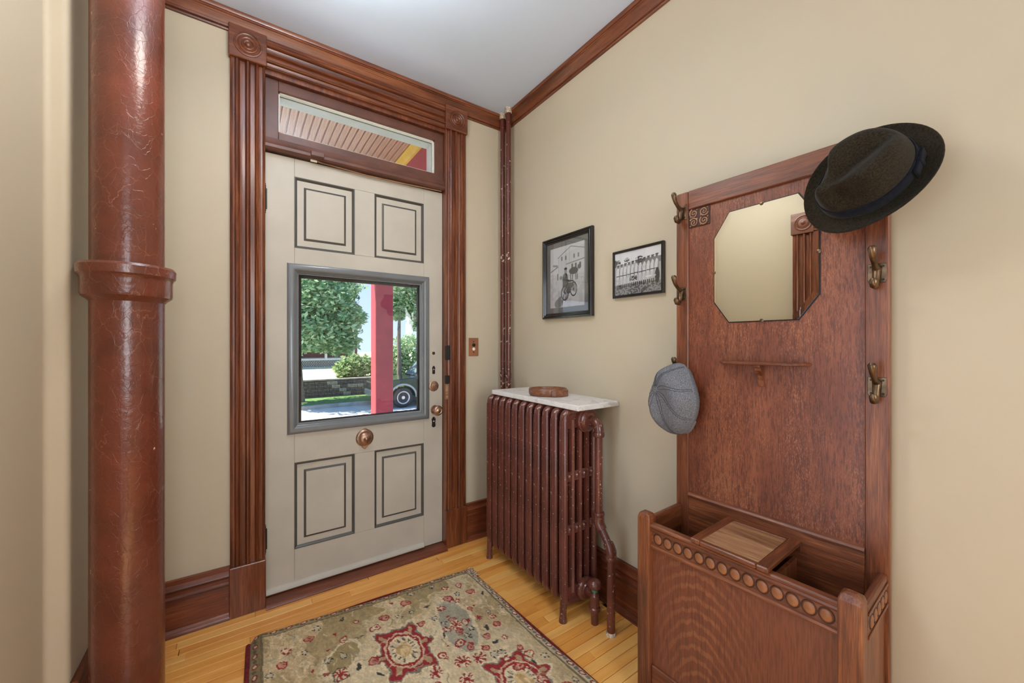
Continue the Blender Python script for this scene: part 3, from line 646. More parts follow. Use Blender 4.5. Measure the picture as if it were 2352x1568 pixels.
def photo_motorcycle(c):                         # unit width 1, height h ; y upward
    n = fbm(c.X.shape[0], c.X.shape[1], 10, 3)
    c.a[:] = np.array(g(.80)); c.put((c.Y < .62), g(.74)); c.put((n > .56)*(c.Y < .55), g(.64), .5)
    c.put((c.Y > .60)*(c.Y < .70)*(n > .5), g(.7), .5)
    # building
    pts = c.rect(.26, 1.0, .66, 1.16)*((c.Y < 1.02+.22*(c.X-.26)) if True else 1)
    c.put(pts, g(.77)); c.put(c.line(.24, 1.02, .62, 1.20, .008), g(.45)); c.put(c.line(.62, 1.20, 1.0, 1.10, .008), g(.5)); c.put(c.line(.26, .70, .26, 1.03, .006), g(.5))
    c.put(c.line(.58, .68, .58, 1.18, .006), g(.55)); c.put(c.line(.5, .86, 1.0, .90, .010), g(.5)); c.put(c.line(.02, .76, .24, .84, .012), g(.5)); c.put(c.line(.10, .88, .22, .86, .02), g(.55))
    for x in (.34, .46, .70, .82): c.put(c.rect(x, x+.035, .95, 1.03), g(.48))
    for x in (.64, .74, .86): c.put(c.rect(x, x+.05, .74, .84), g(.40))
    c.put(c.rect(.22, .25, .56, .70), g(.42)); c.put((c.ell(.33, .60, .04, .04) < 1), g(.5))
    # horse
    c.put((c.ell(.70, .70, .13, .07) < 1), g(.30)); c.put((c.ell(.86, .76, .05, .05) < 1), g(.38))
    for x in (.61, .66, .76, .80): c.put(c.line(x, .66, x+.01, .52, .010), g(.35))
    # rider
    c.put((c.ell(.47, .72, .045, .05) < 1), g(.62)); c.put((c.ell(.47, .77, .05, .025) < 1), g(.25))
    c.put((c.ell(.46, .56, .085, .13) < 1), g(.45)); c.put((c.ell(.49, .58, .03, .10) < 1), g(.26)); c.put((c.ell(.43, .48, .05, .12) < 1), g(.38))
    c.put(c.line(.40, .60, .60, .50, .018), g(.36))
    # motorcycle
    for (x, y, rx, ry) in ((.45, .28, .115, .155), (.70, .34, .10, .145)):
        e = c.ell(x, y, rx, ry); c.put((e < 1)*(e > .66), g(.18)); c.put((e < .66)*(n > .45), g(.55)); c.put((c.ell(x, y, .02, .03) < 1), g(.25))
    c.put((c.ell(.58, .42, .13, .06) < 1), g(.34)); c.put((c.ell(.56, .33, .07, .07) < 1), g(.28)); c.put(c.line(.42, .30, .56, .52, .014), g(.25)); c.put(c.line(.50, .52, .70, .50, .012), g(.25))
    c.put((c.ell(.32, .12, .20, .10, .4) < 1)*(n > .5), g(.42), .8); c.put(c.line(.36, .05, .42, .25, .012), g(.35))
def photo_team(c):                               # unit width 1, height .76
    n = fbm(c.X.shape[0], c.X.shape[1], 14, 5); n2 = fbm(c.X.shape[0], c.X.shape[1], 40, 6)
    c.a[:] = np.array(g(.90)); c.put((c.Y < .56), g(.72)); c.put((c.Y < .60)*(c.Y > .50)*(c.X > .5), g(.50))
    c.put((c.Y < .20), g(.42)); c.put((c.Y < .20)*(n2 > .5), g(.62), .8); c.put((c.Y < .20)*(n2 < .4), g(.25), .7)
    for x, y, r_ in ((.04, .60, .10), (.28, .63, .06), (.55, .60, .09)): c.put((c.ell(x, y, r_, r_*.7) < 1)*(n2 > .42), g(.32))
    k_ = 11
    for i in range(k_):
        x = .08+.082*i; hgt = .53+.008*i; fx = .20+.004*i
        dark = i == k_-1
        c.put((c.ell(x, (fx+.17), .042, .15) < 1), g(.86)); c.put((c.ell(x+.030, fx+.15, .010, .13) < 1), g(.45), .8)
        c.put(c.rect(x-.040, x+.04, fx+.15, fx+.165), g(.25)); c.put((c.ell(x-.012, fx+.04, .022, .09) < 1), g(.82)); c.put((c.ell(x+.020, fx+.04, .020, .09) < 1), g(.76))
        c.put(c.line(x-.015, fx-.01, x-.015, fx-.06, .012), g(.2)); c.put(c.line(x+.02, fx-.01, x+.022, fx-.06, .012), g(.2))
        c.put((c.ell(x, hgt-.17+.05*0+.18, .026, .032) < 1), g(.42)); c.put((c.ell(x, hgt+.04, .030, .018) < 1), g(.88)); c.put(c.line(x-.02, hgt+.028, x+.03, hgt+.028, .006), g(.2))
        if dark: c.put((c.ell(x+.01, .28, .045, .13) < 1), g(.2))
    c.put(c.rect(.34, .50, .25, .33)*(n2 > .45), g(.3)); c.put(c.rect(.68, .88, .27, .29), g(.9))
    c.put(((n-.5)*1.0 > .18)*(c.Y < .5), g(.6), .3)
def picture(label, y0, y1, z0, z1, x, fw, matw, nx, ny, painter, prof, tilt=0):
    w, h = y1-y0, z1-z0
    p = thing('picture_frame', label, 'picture', (x, (y0+y1)/2, z0), rz=-PI/2)      # local x -> world -y ; local y -> world +x
    b = MB(); n = len(prof); cor = [(-w/2, 0, 1, 1), (w/2, 0, -1, 1), (w/2, h, -1, -1), (-w/2, h, 1, -1)]
    b.add([(a+sx*i_, -d, c_+sz*i_) for a, c_, sx, sz in cor for i_, d in prof],
          [(k_*n+i_, k_*n+(i_+1) % n, ((k_+1) % 4)*n+(i_+1) % n, ((k_+1) % 4)*n+i_) for k_ in range(4) for i_ in range(n)])
    b.build('frame', 'frame_black', p, smooth=35)
    bx('backing', 'mat_grey', p, -w/2+fw*.5, w/2-fw*.5, -.004, -.001, fw*.5, h-fw*.5)
    if matw: bx('mount', 'mat_grey', p, -w/2+fw*.7, w/2-fw*.7, -.007, -.004, fw*.7, h-fw*.7)
    m0 = matw[0] if matw else fw*.8; m1 = matw[1] if matw else fw*.8
    pw, ph = w-2*m0, h-2*m1; cv = Canvas(1, ph/pw, nx, ny); painter(cv)
    def fp(I, J): return np.stack([-pw/2+pw*I/nx, np.full(I.shape, -.0078), m1+ph*J/ny], -1)
    obj('photograph', grid_mesh('photograph', nx, ny, fp, srgb_arr(cv.a)), 'photo_print', p)
    bx('glass', 'picture_glass', p, -w/2+fw*.6, w/2-fw*.6, -.0105, -.0095, fw*.6, h-fw*.6)
    return p
pf1 = [(0, 0), (0, .016), (.003, .021), (.010, .022), (.013, .017), (.016, .019), (.020, .019), (.023, .014), (.027, .015), (.030, .012), (.031, .006), (.031, 0)]
picture('tall black framed photograph of a motorcycle rider on the right wall', -.818, -.428, 1.384, 1.838, -.004, .031, (.060, .060), 150, 190, photo_motorcycle, pf1)
pf2 = [(0, 0), (0, .012), (.002, .014), (.009, .014), (.012, .011), (.012, 0)]
picture('small black framed photograph of a ball team nearest the coat stand', -1.219, -.947, 1.457, 1.676, -.004, .012, None, 190, 150, photo_team, pf2)

# ---- hall tree
TH = math.radians(2.3)
ht = thing('hall_tree', 'tall oak hall stand with mirror, coat hooks and a carved umbrella box', 'hall stand', (-.045, -1.916, 0), rz=PI/2+TH)
WT = .605                                          # local x: 0 near side .. WT far side; local y: out from the wall
bx('back_stile', 'oak_z', ht, 0, .050, -.026, 0, 0, 1.823, .003); bx('back_stile', 'oak_z', ht, WT-.048, WT, -.026, 0, 0, 1.823, .003)
bx('top_rail', 'oak_x', ht, .050, WT-.048, -.026, .001, 1.752, 1.823, .003)
bx('back_panel', 'oak_panel', ht, .050, WT-.048, -.020, -.009, .66, 1.752)
bx('middle_rail', 'oak_x', ht, .050, WT-.048, -.026, -.001, .47, .668, .002)
MB().extr([(0, .668), (.004, .668), (.005, .672), (.002, .677), (-.004, .681), (-.009, .682), (-.009, .668)], (.050, 0, 0), (0, 1, 0), (0, 0, 1), (1, 0, 0), WT-.098).build('panel_bead', 'oak_x', ht, smooth=40)
# mirror
oc = [(.206, 1.708), (.154, 1.622), (.154, 1.395), (.206, 1.321), (.410, 1.321), (.460, 1.394), (.460, 1.622), (.408, 1.704)]
def octo(s, d): cx_ = .307; cz_ = 1.512; return [(cx_+(x-cx_)*s[0], d, cz_+(z-cz_)*s[1]) for x, z in oc]
b = MB(); A_ = octo((1, 1), -.008); B_ = octo((1, 1), -.0035); D_ = octo((.915, .93), -.0030)
b.add(A_+B_, [tuple(range(8))]+[(i, (i+1) % 8, 8+(i+1) % 8, 8+i) for i in range(8)]+[tuple(range(15, 7, -1))]); mr = b.build('mirror', 'mirror_silver', ht)
MB().add(octo((.999, .999), -.0034)+D_, [(i, (i+1) % 8, 8+(i+1) % 8, 8+i) for i in range(8)]+[tuple(range(8, 16))]).build('bevelled_face', 'mirror_silver', mr)
MB().add(octo((1.022, 1.018), -.0085)+octo((1.022, 1.018), -.0062)+octo((.995, .995), -.0062), [(i, (i+1) % 8, 8+(i+1) % 8, 8+i) for i in range(8)]+[(8+i, 8+(i+1) % 8, 16+(i+1) % 8, 16+i) for i in range(8)]).build('mirror_backing', 'frame_black', mr)
for x, z in ((.307, 1.706), (.461, 1.50), (.154, 1.52), (.307, 1.321)): MB().lathe([(.006, 0), (.006, .003), (1e-6, .004)], (x, -.006, z), (0, 1, 0), 12).build('mirror_clip', 'bronze', mr)
# carved square ornaments
def ornament(x0):
    o = bx('carved_square', 'oak_groove', ht, x0, x0+.078, -.010, -.005, 1.683, 1.750, .001)
    b = MB()
    for i in range(2):
        for j in range(2):
            cx_ = x0+.0195+.039*i; cz_ = 1.700+.0335*j; sg = 1 if (i+j) % 2 else -1
            pts = []
            for k_ in range(22):
                a = k_/21*3.2*PI+(.6 if i else 2.2)+j*1.3; r_ = .0170*(1-k_/25); pts.append((cx_+sg*r_*math.cos(a), -.0035, cz_+r_*math.sin(a)))
            b.tube(pts, [.0036*(1-.45*k_/21) for k_ in range(22)], 6); b.ball(pts[-1], .0038, 8, 6)
            b.ball((cx_+.013, -.0035, cz_-.012), .003, 8, 5); b.ball((cx_-.013, -.0035, cz_+.012), .003, 8, 5)
    b.build('scroll_carving', 'carving_wood', o, smooth=60)
ornament(WT-.048-.079); ornament(.051)
# little shelf
b = MB().extr([(-.009+0, 0), (.050, .0)], (0, 0, 0), (1, 0, 0), (0, 1, 0), (0, 0, 1), .01) if False else MB()
pl = [(.172, -.009), (.185, .020), (.205, .046), (.230, .054), (.385, .054), (.410, .046), (.430, .020), (.444, -.009)]
b = MB().extr(pl, (0, 0, 1.176), (1, 0, 0), (0, 1, 0), (0, 0, 1), .009); ls = b.build('little_shelf', 'oak_x', ht, bevel=.002)
MB().extr([(-.009, 1.176), (.040, 1.176), (.040, 1.168), (.032, 1.165), (.030, 1.156), (.022, 1.152), (.012, 1.140), (.006, 1.122), (.004, 1.104), (-.009, 1.104)], (.298, 0, 0), (0, 1, 0), (0, 0, 1), (1, 0, 0), .018).build('shelf_bracket', 'oak_z', ls, bevel=.001)
# coat hooks
def hook(x, z):
    hk = MB().extr([(-.017, -.026), (.017, -.026), (.020, -.018), (.019, .026), (-.019, .026), (-.020, -.018)], (x, 0, z), (1, 0, 0), (0, 0, 1), (0, 1, 0), .003).build('coat_hook', 'bronze', ht, bevel=.001)
    b = MB().tube([(x, .003, z+.012), (x, .014, z+.013), (x, .030, z+.020), (x, .048, z+.034), (x, .056, z+.050), (x, .058, z+.060), (x, .058, z+.066)], [.011, .0075, .0062, .0065, .0085, .0098, .006], 12)
    b.tube([(x, .004, z+.012), (x, .010, z-.006), (x, .014, z-.026), (x, .024, z-.038), (x, .036, z-.036), (x, .041, z-.024), (x, .041, z-.017)], [.010, .0085, .0075, .0075, .009, .010, .006], 12)
    b.build('hook_arm', 'bronze', hk, smooth=60)
    for q, r_ in ((-.012, -.018), (.012, -.018), (.012, .018), (-.012, .018)): MB().lathe([(.003, 0), (.0025, .0015), (1e-6, .0015)], (x+q, .003, z+r_), (0, 1, 0), 8).build('hook_screw', 'dark_iron', hk)
for z in (1.745, 1.435, 1.128):
    hook(WT-.024, z); hook(.024, z if z < 1.7 else 1.69)
# umbrella box
FO = .250                                          # front face
for x0 in (.004, WT-.047):
    x1 = x0+.047; b = MB(); c = .006
    b.add([(x0, FO-.042, 0), (x1, FO-.042, 0), (x1, FO, 0), (x0, FO, 0), (x0, FO-.042, .640), (x1, FO-.042, .640), (x1, FO, .640), (x0, FO, .640),
           (x0+.004, FO-.038, .654), (x1-.004, FO-.038, .654), (x1-.004, FO-.004, .654), (x0+.004, FO-.004, .654), (x0+.014, FO-.028, .660), (x1-.014, FO-.028, .660), (x1-.014, FO-.014, .660), (x0+.014, FO-.014, .660)],
          [(0,3,2,1),(0,1,5,4),(1,2,6,5),(2,3,7,6),(3,0,4,7),(4,5,9,8),(5,6,10,9),(6,7,11,10),(7,4,8,11),(8,9,13,12),(9,10,14,13),(10,11,15,14),(11,8,12,15),(12,13,14,15)])
    b.build('front_post', 'oak_z', ht, bevel=.003, seg=2)
rp_ = [(.0, .545), (.004, .546), (.006, .552), (.003, .557), (-.003, .559), (-.003, .600), (.003, .602), (.006, .608), (.004, .614), (.008, .618), (.009, .624), (.004, .628), (-.016, .628), (-.016, .545)]
fr = MB().extr(rp_, (.051, FO-.012, 0), (0, 1, 0), (0, 0, 1), (1, 0, 0), WT-.098).build('front_rail', 'oak_x', ht, smooth=30)
fp_ = .0352
for i in range(14):
    xx = .051+.024+fp_*i*((WT-.098-.048)/(fp_*13))
    if i == 0:
        dm = MB().lathe([(.0135, 0), (.0132, .0016), (.010, .0030), (1e-6, .0036)], (0, 0, 0), (0, 1, 0), 20, sx=1.16).mesh('carved_disc')
        rm = MB(); pts = [(.0158*math.cos(2*PI*k_/28), .0, .0182*math.sin(2*PI*k_/28)) for k_ in range(28)]; rm = rm.tube(pts, .0016, 6, True).mesh('carved_ring')
        dm.materials.append(M['oak_bead']); rm.materials.append(M['oak_groove'])
        for m_ in (dm, rm): m_.polygons.foreach_set('use_smooth', [True]*len(m_.polygons))
    for nm, m_ in (('carved_disc', dm), ('carved_ring', rm)):
        o = bpy.data.objects.new(nm, m_); C.objects.link(o); o.parent = fr; o.location = (xx, FO-.015, .5795)
bx('front_panel', 'oak_cathedral', ht, .051, WT-.047, FO-.030, FO-.020, .10, .548)
bx('bottom_rail', 'oak_x', ht, .051, WT-.047, FO-.034, FO-.012, .035, .142, .003)
for x0, sg in ((.004, 1), (WT-.022, -1)):
    sr = MB().extr([(0, .545), (.018, .545), (.018, .626), (.012, .628), (.006, .628), (0, .626)], (x0, 0, 0), (1, 0, 0), (0, 0, 1), (0, 1, 0), FO-.043).build('side_rail', 'oak_y', ht, bevel=.002)
    xf = x0 if sg > 0 else x0+.018
    for zz in (.552, .607): bx('side_bead', 'oak_y', sr, xf-.003 if sg > 0 else xf, xf if sg > 0 else xf+.003, .004, FO-.045, zz-.004, zz+.004, .001)
    for i in range(5):
        for nm, m_ in (('carved_disc', dm), ('carved_ring', rm)):
            o = bpy.data.objects.new(nm, m_); C.objects.link(o); o.parent = sr; o.location = (xf, .026+.037*i, .5795); o.rotation_euler = (0, 0, PI/2 if sg > 0 else -PI/2)
    bx('side_panel', 'oak_z', ht, x0+.005, x0+.014, 0, FO-.043, .06, .548)
for xd in (.208, .390): bx('divider', 'oak_z', ht, xd, xd+.010, 0, FO-.030, .10, .585)
bx('drip_tray', 'tray_metal', ht, .020, WT-.022, .002, FO-.032, .055, .070)
# glove-box lid
lx0, lx1, ly0, ly1, lz = .196, .412, .010, FO+.004, .628
ld = bx('lid', 'oak_worn', ht, lx0+.030, lx1-.030, ly0+.020, ly1-.018, lz+.001, lz+.014)
bx('lid_end', 'oak_y', ld, lx0, lx0+.030, ly0, ly1, lz, lz+.015, .003); bx('lid_end', 'oak_y', ld, lx1-.030, lx1, ly0, ly1, lz, lz+.015, .003)
bx('lid_edge', 'oak_x', ld, lx0+.030, lx1-.030, ly1-.018, ly1, lz, lz+.0148, .003); bx('lid_edge', 'oak_x', ld, lx0+.030, lx1-.030, ly0, ly0+.020, lz, lz+.0148, .002)
bx('lid_hinge_strip', 'oak_x', ht, lx0, lx1, 0, .009, lz-.02, lz+.012)

# ---- fedora
def basis(up, fwd, loc):
    u = Vector(up).normalized(); f_ = Vector(fwd); f_ = (f_-u*f_.dot(u)).normalized(); l_ = u.cross(f_)
    m = Matrix((f_, l_, u)).transposed().to_4x4(); m.translation = Vector(loc); return m
hat = thing('fedora', 'dark olive brown felt fedora hung over the top corner of the hall stand', 'hat')
hat.matrix_world = basis((-.95, .03, .20), (.0, .80, -.60), (-.118, -1.888, 1.668))
hat.rotation_mode = 'XYZ'
def sstep(a, b_, x): t = max(0, min(1, (x-a)/(b_-a))); return t*t*(3-2*t)
def hat_crown(r_, phi, z):
    x = r_*.104*math.cos(phi); y_ = r_*.086*math.sin(phi); return x, y_, z
def deform(x, y_, z):
    t = z/.128
    fr_ = sstep(.0, .085, x); hi = sstep(.35, 1.0, t)
    y_ *= 1-.58*fr_*hi
    dent = math.exp(-((x-.055)/.032)**2-((abs(y_)-.050)/.030)**2-((t-.72)/.30)**2); y_ -= math.copysign(.030*dent, y_) if y_ else 0; z -= .012*dent
    z -= .034*math.exp(-(y_/.026)**2)*sstep(.62, 1.0, t)*(1-sstep(.03, .10, x)*.9)*(1-.5*sstep(.03, .10, -x))
    return x, y_, z
b = MB(); n = 56; rings = [(1.0, 0), (1.0, .02), (.985, .045), (.96, .068), (.92, .088), (.87, .108), (.79, .119), (.66, .126), (.52, .128), (.36, .128), (.20, .128), (.02, .128)]
vs = [deform(*hat_crown(r_, 2*PI*i/n, z)) for r_, z in rings for i in range(n)]
b.add(vs, [(j*n+i, j*n+(i+1) % n, (j+1)*n+(i+1) % n, (j+1)*n+i) for j in range(len(rings)-1) for i in range(n)]+[tuple((len(rings)-1)*n+i for i in range(n))])
o = b.build('crown', 'fedora_felt', hat, smooth=80); sdv = o.modifiers.new('s', 'SUBSURF'); sdv.levels = 1; sdv.render_levels = 1
b = MB(); nb = 7; vs = []
for j in range(nb+1):
    t = j/nb
    for i in range(n):
        a = 2*PI*i/n; x = (.098+.047*t)*math.cos(a); y_ = (.083+.045*t)*math.sin(a)
        vs.append((x, y_, .022*t**2*math.sin(a)**2-.010*t*max(0, math.cos(a))**2+.008*t*max(0, -math.cos(a))+(.003 if j == nb else 0)))
b.add(vs, [(j*n+i, j*n+(i+1) % n, (j+1)*n+(i+1) % n, (j+1)*n+i) for j in range(nb) for i in range(n)])
o = b.build('brim', 'fedora_felt', hat, smooth=80); sl = o.modifiers.new('s', 'SOLIDIFY'); sl.thickness = .003; sl.offset = 0
b = MB(); vs = []
for z, r_ in ((.001, 1.015), (.0035, 1.03), (.038, 1.015), (.041, 1.0)):
    for i in range(n): vs.append(deform(*hat_crown(r_, 2*PI*i/n, z)))
b.add(vs, [(j*n+i, j*n+(i+1) % n, (j+1)*n+(i+1) % n, (j+1)*n+i) for j in range(3) for i in range(n)])
rb = b.build('ribbon_band', 'hat_ribbon', hat, smooth=80); sl = rb.modifiers.new('s', 'SOLIDIFY'); sl.thickness = .0015
b = MB(); b.box(-.030, .030, -.001, .006, .003, .038); b.box(-.006, .006, -.002, .009, .001, .040)
ba = math.radians(140); bc = Vector((1.02*.104*math.cos(ba), 1.02*.086*math.sin(ba), 0)); bn = Vector((math.cos(ba)/.104, math.sin(ba)/.086, 0)).normalized(); bt = Vector((-bn.y, bn.x, 0))
b.v = [tuple(bc+bt*v_[0]+bn*v_[1]+Vector((0, 0, v_[2]))) for v_ in b.v]
b.build('ribbon_bow', 'hat_ribbon', rb, bevel=.004, seg=2)

# ---- flat cap
cap = thing('flat_cap', 'grey tweed flat cap hanging from the lower left hook of the hall stand', 'cap')
cap.matrix_world = basis((-.88, .42, -.02), (.10, .10, -1.0), (-.120, -1.352, 1.042)); cap.rotation_mode = 'XYZ'
CAPN = 64
def cap_pt(t, a):                                 # t 0 rim .. 1 centre ; a angle (0 = forward/down)
    ca, sa = math.cos(a), math.sin(a)
    rr = math.cos(t*PI/2)**.75; L = .138 if ca > 0 else .132
    # egg outline narrowing toward the back (top)
    wdt = .098*(1-.30*sstep(0, 1, -ca)); x = L*rr*ca; y_ = wdt*rr*sa
    z = .082*math.sin(t*PI/2)**.9
    # fold: ridge from centre to the front; hollow on the back left
    z += .020*math.exp(-((y_+.018)/.016)**2)*sstep(-.03, .05, x)*(1-sstep(.09, .14, x))*sstep(.05, .35, t)
    z -= .034*math.exp(-((y_+.062)/.022)**2-((x+.030)/.040)**2)*sstep(.0, .25, t)
    z -= .014*math.exp(-((y_-.035)/.030)**2-((x-.03)/.05)**2)
    z += .0035*abs(math.cos(4*a))*math.sin(min(1, t*1.2)*PI)
    y_ -= .022*sstep(.2, 1, t); x -= .030*sstep(.2, 1, t)
    return x, y_, z
b = MB(); nr = 20; vs = [cap_pt(j/nr*.995, 2*PI*i/CAPN) for j in range(nr+1) for i in range(CAPN)]
b.add(vs, [(j*CAPN+i, j*CAPN+(i+1) % CAPN, (j+1)*CAPN+(i+1) % CAPN, (j+1)*CAPN+i) for j in range(nr) for i in range(CAPN)]+[tuple(nr*CAPN+i for i in range(CAPN))])
cr = b.build('crown', 'cap_tweed', cap, smooth=80)
b = MB(); vs = []
for z, s_ in ((.0, 1.0), (-.012, .97), (-.020, .90), (-.030, .86)):
    for i in range(CAPN): x, y_, _ = cap_pt(0, 2*PI*i/CAPN); vs.append((x*s_, y_*s_, z))
b.add(vs, [(j*CAPN+i, j*CAPN+(i+1) % CAPN, (j+1)*CAPN+(i+1) % CAPN, (j+1)*CAPN+i) for j in range(3) for i in range(CAPN)])
o = b.build('head_band', 'cap_tweed', cap, smooth=80); sl = o.modifiers.new('s', 'SOLIDIFY'); sl.thickness = .002
for k_ in range(8):
    a = PI/8+k_*PI/4
    for da in (-.02, .02):
        pts = [cap_pt(t/14*.97, a+da/(max(.12, 1-t/14))) for t in range(15)]
        MB().tube([(x, y_, z+.0004) for x, y_, z in pts], .0009, 5).build('seam', 'cap_seam', cr, smooth=60)
x, y_, z = cap_pt(.99, 0); MB().ball((x, y_, z+.001), .007, 12, 8, (1, 1, .5)).build('top_button', 'cap_tweed', cap, smooth=60)
b = MB(); vs = []; m_ = 20
for j, (s_, z) in enumerate(((1.0, -.004), (1.03, -.012), (1.06, -.022), (1.06, -.025), (1.02, -.017), (.98, -.010))):
    for i in range(m_+1):
        a = -1.05+2.10*i/m_; x, y_, _ = cap_pt(0, a); e = math.cos(a*1.45) if abs(a*1.45) < PI/2 else 0
        q = 1+(s_-1)*max(.0, e); vs.append((x*q*.94, y_*q*.94, z))
b.add(vs, [(j*(m_+1)+i, j*(m_+1)+i+1, (j+1)*(m_+1)+i+1, (j+1)*(m_+1)+i) for j in range(5) for i in range(m_)])
b.build('peak', 'cap_tweed', cap, smooth=60)

# ---- rug
rug = thing('rug', 'beige oriental rug with red medallions and scattered red paisleys on the floor', 'rug', (-.93, -1.15, 0))
RA, RB_, RD, RE = np.array((-1.44, -.235)), np.array((-.439, -.307)), np.array((-1.50, -1.99)), np.array((-.355, -2.06)); RL, RW = 1.75, 1.0
nx, ny1, ny2 = 330, 390, 60
tv = np.concatenate([np.linspace(0, 1.17, ny1, endpoint=False), np.linspace(1.17, RL, ny2+1)]); ny = ny1+ny2
sv = np.linspace(0, RW, nx+1)
cv = Canvas(1, 1, nx, ny); cv.X, cv.Y = np.meshgrid(sv, tv)
hh, ww = cv.X.shape
def ip(n, yv, xv): 
    yi = np.clip((yv/RL*(n.shape[0]-1)).astype(int), 0, n.shape[0]-1); xi = np.clip((xv/RW*(n.shape[1]-1)).astype(int), 0, n.shape[1]-1); return n[yi, xi]
n1 = ip(fbm(600, 400, 9, 11), cv.Y, cv.X); n2 = ip(fbm(900, 600, 40, 12), cv.Y, cv.X); n3 = ip(fbm(900, 600, 90, 13), cv.Y, cv.X)
warp = (n2-.5)*.030; X0, Y0 = cv.X.copy(), cv.Y.copy()
cv.X = X0+warp; cv.Y = Y0+(n3-.5)*.024
def c255(*c): return tuple(x/255 for x in c)
TAN, OLI, CRE, RED, DRK, BLU, PNK = c255(200, 176, 134), c255(154, 134, 92), c255(222, 204, 168), c255(150, 42, 42), c255(58, 56, 54), c255(162, 158, 138), c255(190, 124, 104)
cv.a[:] = np.array(TAN)
tf = np.clip((cv.Y-.05)/.35, 0, 1)
cv.put((n1 < .52-.10*np.abs(cv.X-.9)).astype(float)*(1-.5*tf), OLI, .75); cv.put((n1 > .60).astype(float), CRE, .6)
cv.put(((n2 > .47)&(n2 < .50)).astype(float), OLI, .6); cv.put(((n1 > .515)&(n1 < .53)).astype(float), CRE, .8)
# big soft shapes
for (x, y, rx, ry) in ((.52, .40, .20, .22), (.68, .62, .22, .20), (.33, .45, .12, .16), (.86, .62, .10, .2), (.45, .80, .3, .2), (.75, 1.0, .25, .2), (.3, 1.1, .2, .2)): cv.put(np.exp(-cv.ell(x, y, rx, ry)**2), CRE, .55)
for (x, y, rx, ry, r_) in ((.742, .37, .062, .17, .10), (.305, .31, .05, .085, .6), (.25, .55, .07, .12, -.3), (.55, .86, .1, .09, 0), (.30, .85, .09, .12, .3)):
    e = cv.ell(x, y, rx, ry, r_); cv.put((e < 1.5)*(e > 1), CRE, .9); cv.put((e < 1), BLU if x > .5 else OLI, .85)
def medallion(x, y, R, core=True):
    dx, dy = cv.X-x, cv.Y-y; r_ = np.hypot(dx*1.35, dy*.92)/R; th_ = np.arctan2(dy, dx); lob = .80+.14*np.cos(th_*6)+.06*np.cos(th_*12)
    cv.put((r_ < lob+.16), CRE, .9); cv.put((r_ < lob+.06), DRK, .55); cv.put((r_ < lob), RED)
    cv.put((r_ < lob*.86)*(r_ > .58)*(np.cos(th_*12) > .35), c255(178, 156, 118), .9); cv.put((r_ < .60)*(r_ > .54), CRE, .8)
    if core: cv.put((r_ < .47), CRE); cv.put((r_ < .40)*(r_ > .26)*(np.cos(th_*14) > .4), DRK, .7); cv.put((r_ < .25), c255(196, 164, 110)); cv.put((r_ < .25)*(n3 > .5), c255(222, 196, 150), .8)
medallion(.512, .388, .158); medallion(.800, .755, .150); medallion(.20, .78, .15); medallion(.52, 1.18, .16); medallion(.86, 1.3, .15); medallion(.15, 1.35, .15)
redp = [(0.123,0.163),(0.116,0.235),(0.205,0.135),(0.324,0.21),(0.386,0.125),(0.494,0.161),(0.446,0.204),(0.61,0.111),(0.804,0.105),(0.874,0.118),(0.897,0.194),(0.781,0.187),(0.806,0.222),(0.617,0.286),(0.393,0.386),(0.622,0.498),(0.729,0.235),(0.733,0.33),(0.776,0.373),(0.733,0.414),(0.694,0.374),(0.895,0.399),(0.883,0.453),(0.814,0.498),(0.866,0.539),(0.776,0.55),(0.881,0.614),(0.895,0.663),(0.808,0.642),(0.823,0.699),(0.858,0.786),(0.831,0.305),(0.836,0.374),(0.7,0.471),(0.728,0.513),(.40,.56),(.22,.47),(.15,.40),(.33,.64),(.44,.66),(.60,.70),(.55,.62),(.90,.86),(.70,.90),(.36,.90),(.10,.55),(.08,.70),(.62,.80),(.93,.95),(.42,1.02),(.68,1.08),(.25,1.0)]
rr_ = np.random.default_rng(5)
for i, (x, y) in enumerate(redp):
    s_ = .0115+.005*rr_.random(); e = cv.ell(x, y, s_*1.15, s_*1.3, rr_.random()*3)
    dx, dy = cv.X-x, cv.Y-y; th_ = np.arctan2(dy, dx)
    if i % 4 == 0: cv.put((e < 1.1)*(np.cos(th_*5) > -.3), RED, .95); cv.put((e < .2), CRE)
    else:
        cv.put((e < 1.2)*(e > .55), RED, .95); cv.put((e < .55), PNK if i % 3 else CRE, .7); cv.put(cv.ell(x+s_*.3, y, s_*.35, s_*.35) < 1, RED, .85)
for (x, y) in ((.281, .389), (.672, .562), (.732, .579), (.649, .645), (.571, .56), (.733, .369), (.45, .74), (.62, .98), (.9, 1.05), (.35, 1.15)):
    e = cv.ell(x, y, .026, .030); th_ = np.arctan2(cv.Y-y, cv.X-x)
    if x < .3: cv.put((e < 1.35), DRK, .85)
    cv.put((e < 1.0), CRE, .9); cv.put((e < .95)*(np.cos(th_*8) > -.1)*(e > .15), RED, .9); cv.put((e < .12), RED)
for (x, y) in ((.859, .293), (.836, .374), (.728, .30), (.66, .46), (.30, .16), (.26, .24), (.55, .075), (.24, .36), (.2, .32)): cv.put((cv.ell(x, y, .0065, .0075) < 1), RED)
darkp = [(0.347,0.077),(0.237,0.085),(0.654,0.059),(0.679,0.186),(0.552,0.19),(0.612,0.186),(0.384,0.227),(0.308,0.297),(0.251,0.297),(0.345,0.385),(0.18,0.204),(0.069,0.267),(0.405,0.463),(0.833,0.173),(0.766,0.059),(0.946,0.231),(0.947,0.359),(0.89,0.366),(0.824,0.541),(0.816,0.599),(0.79,0.598),(0.883,0.704),(0.94,0.705),(0.945,0.85),(0.835,0.448),(0.779,0.418),(.70,.33),(.67,.40),(.75,.45),(.68,.28),(.5,.6),(.38,.7),(.15,.62),(.6,.9),(.8,.95),(.45,.95)]
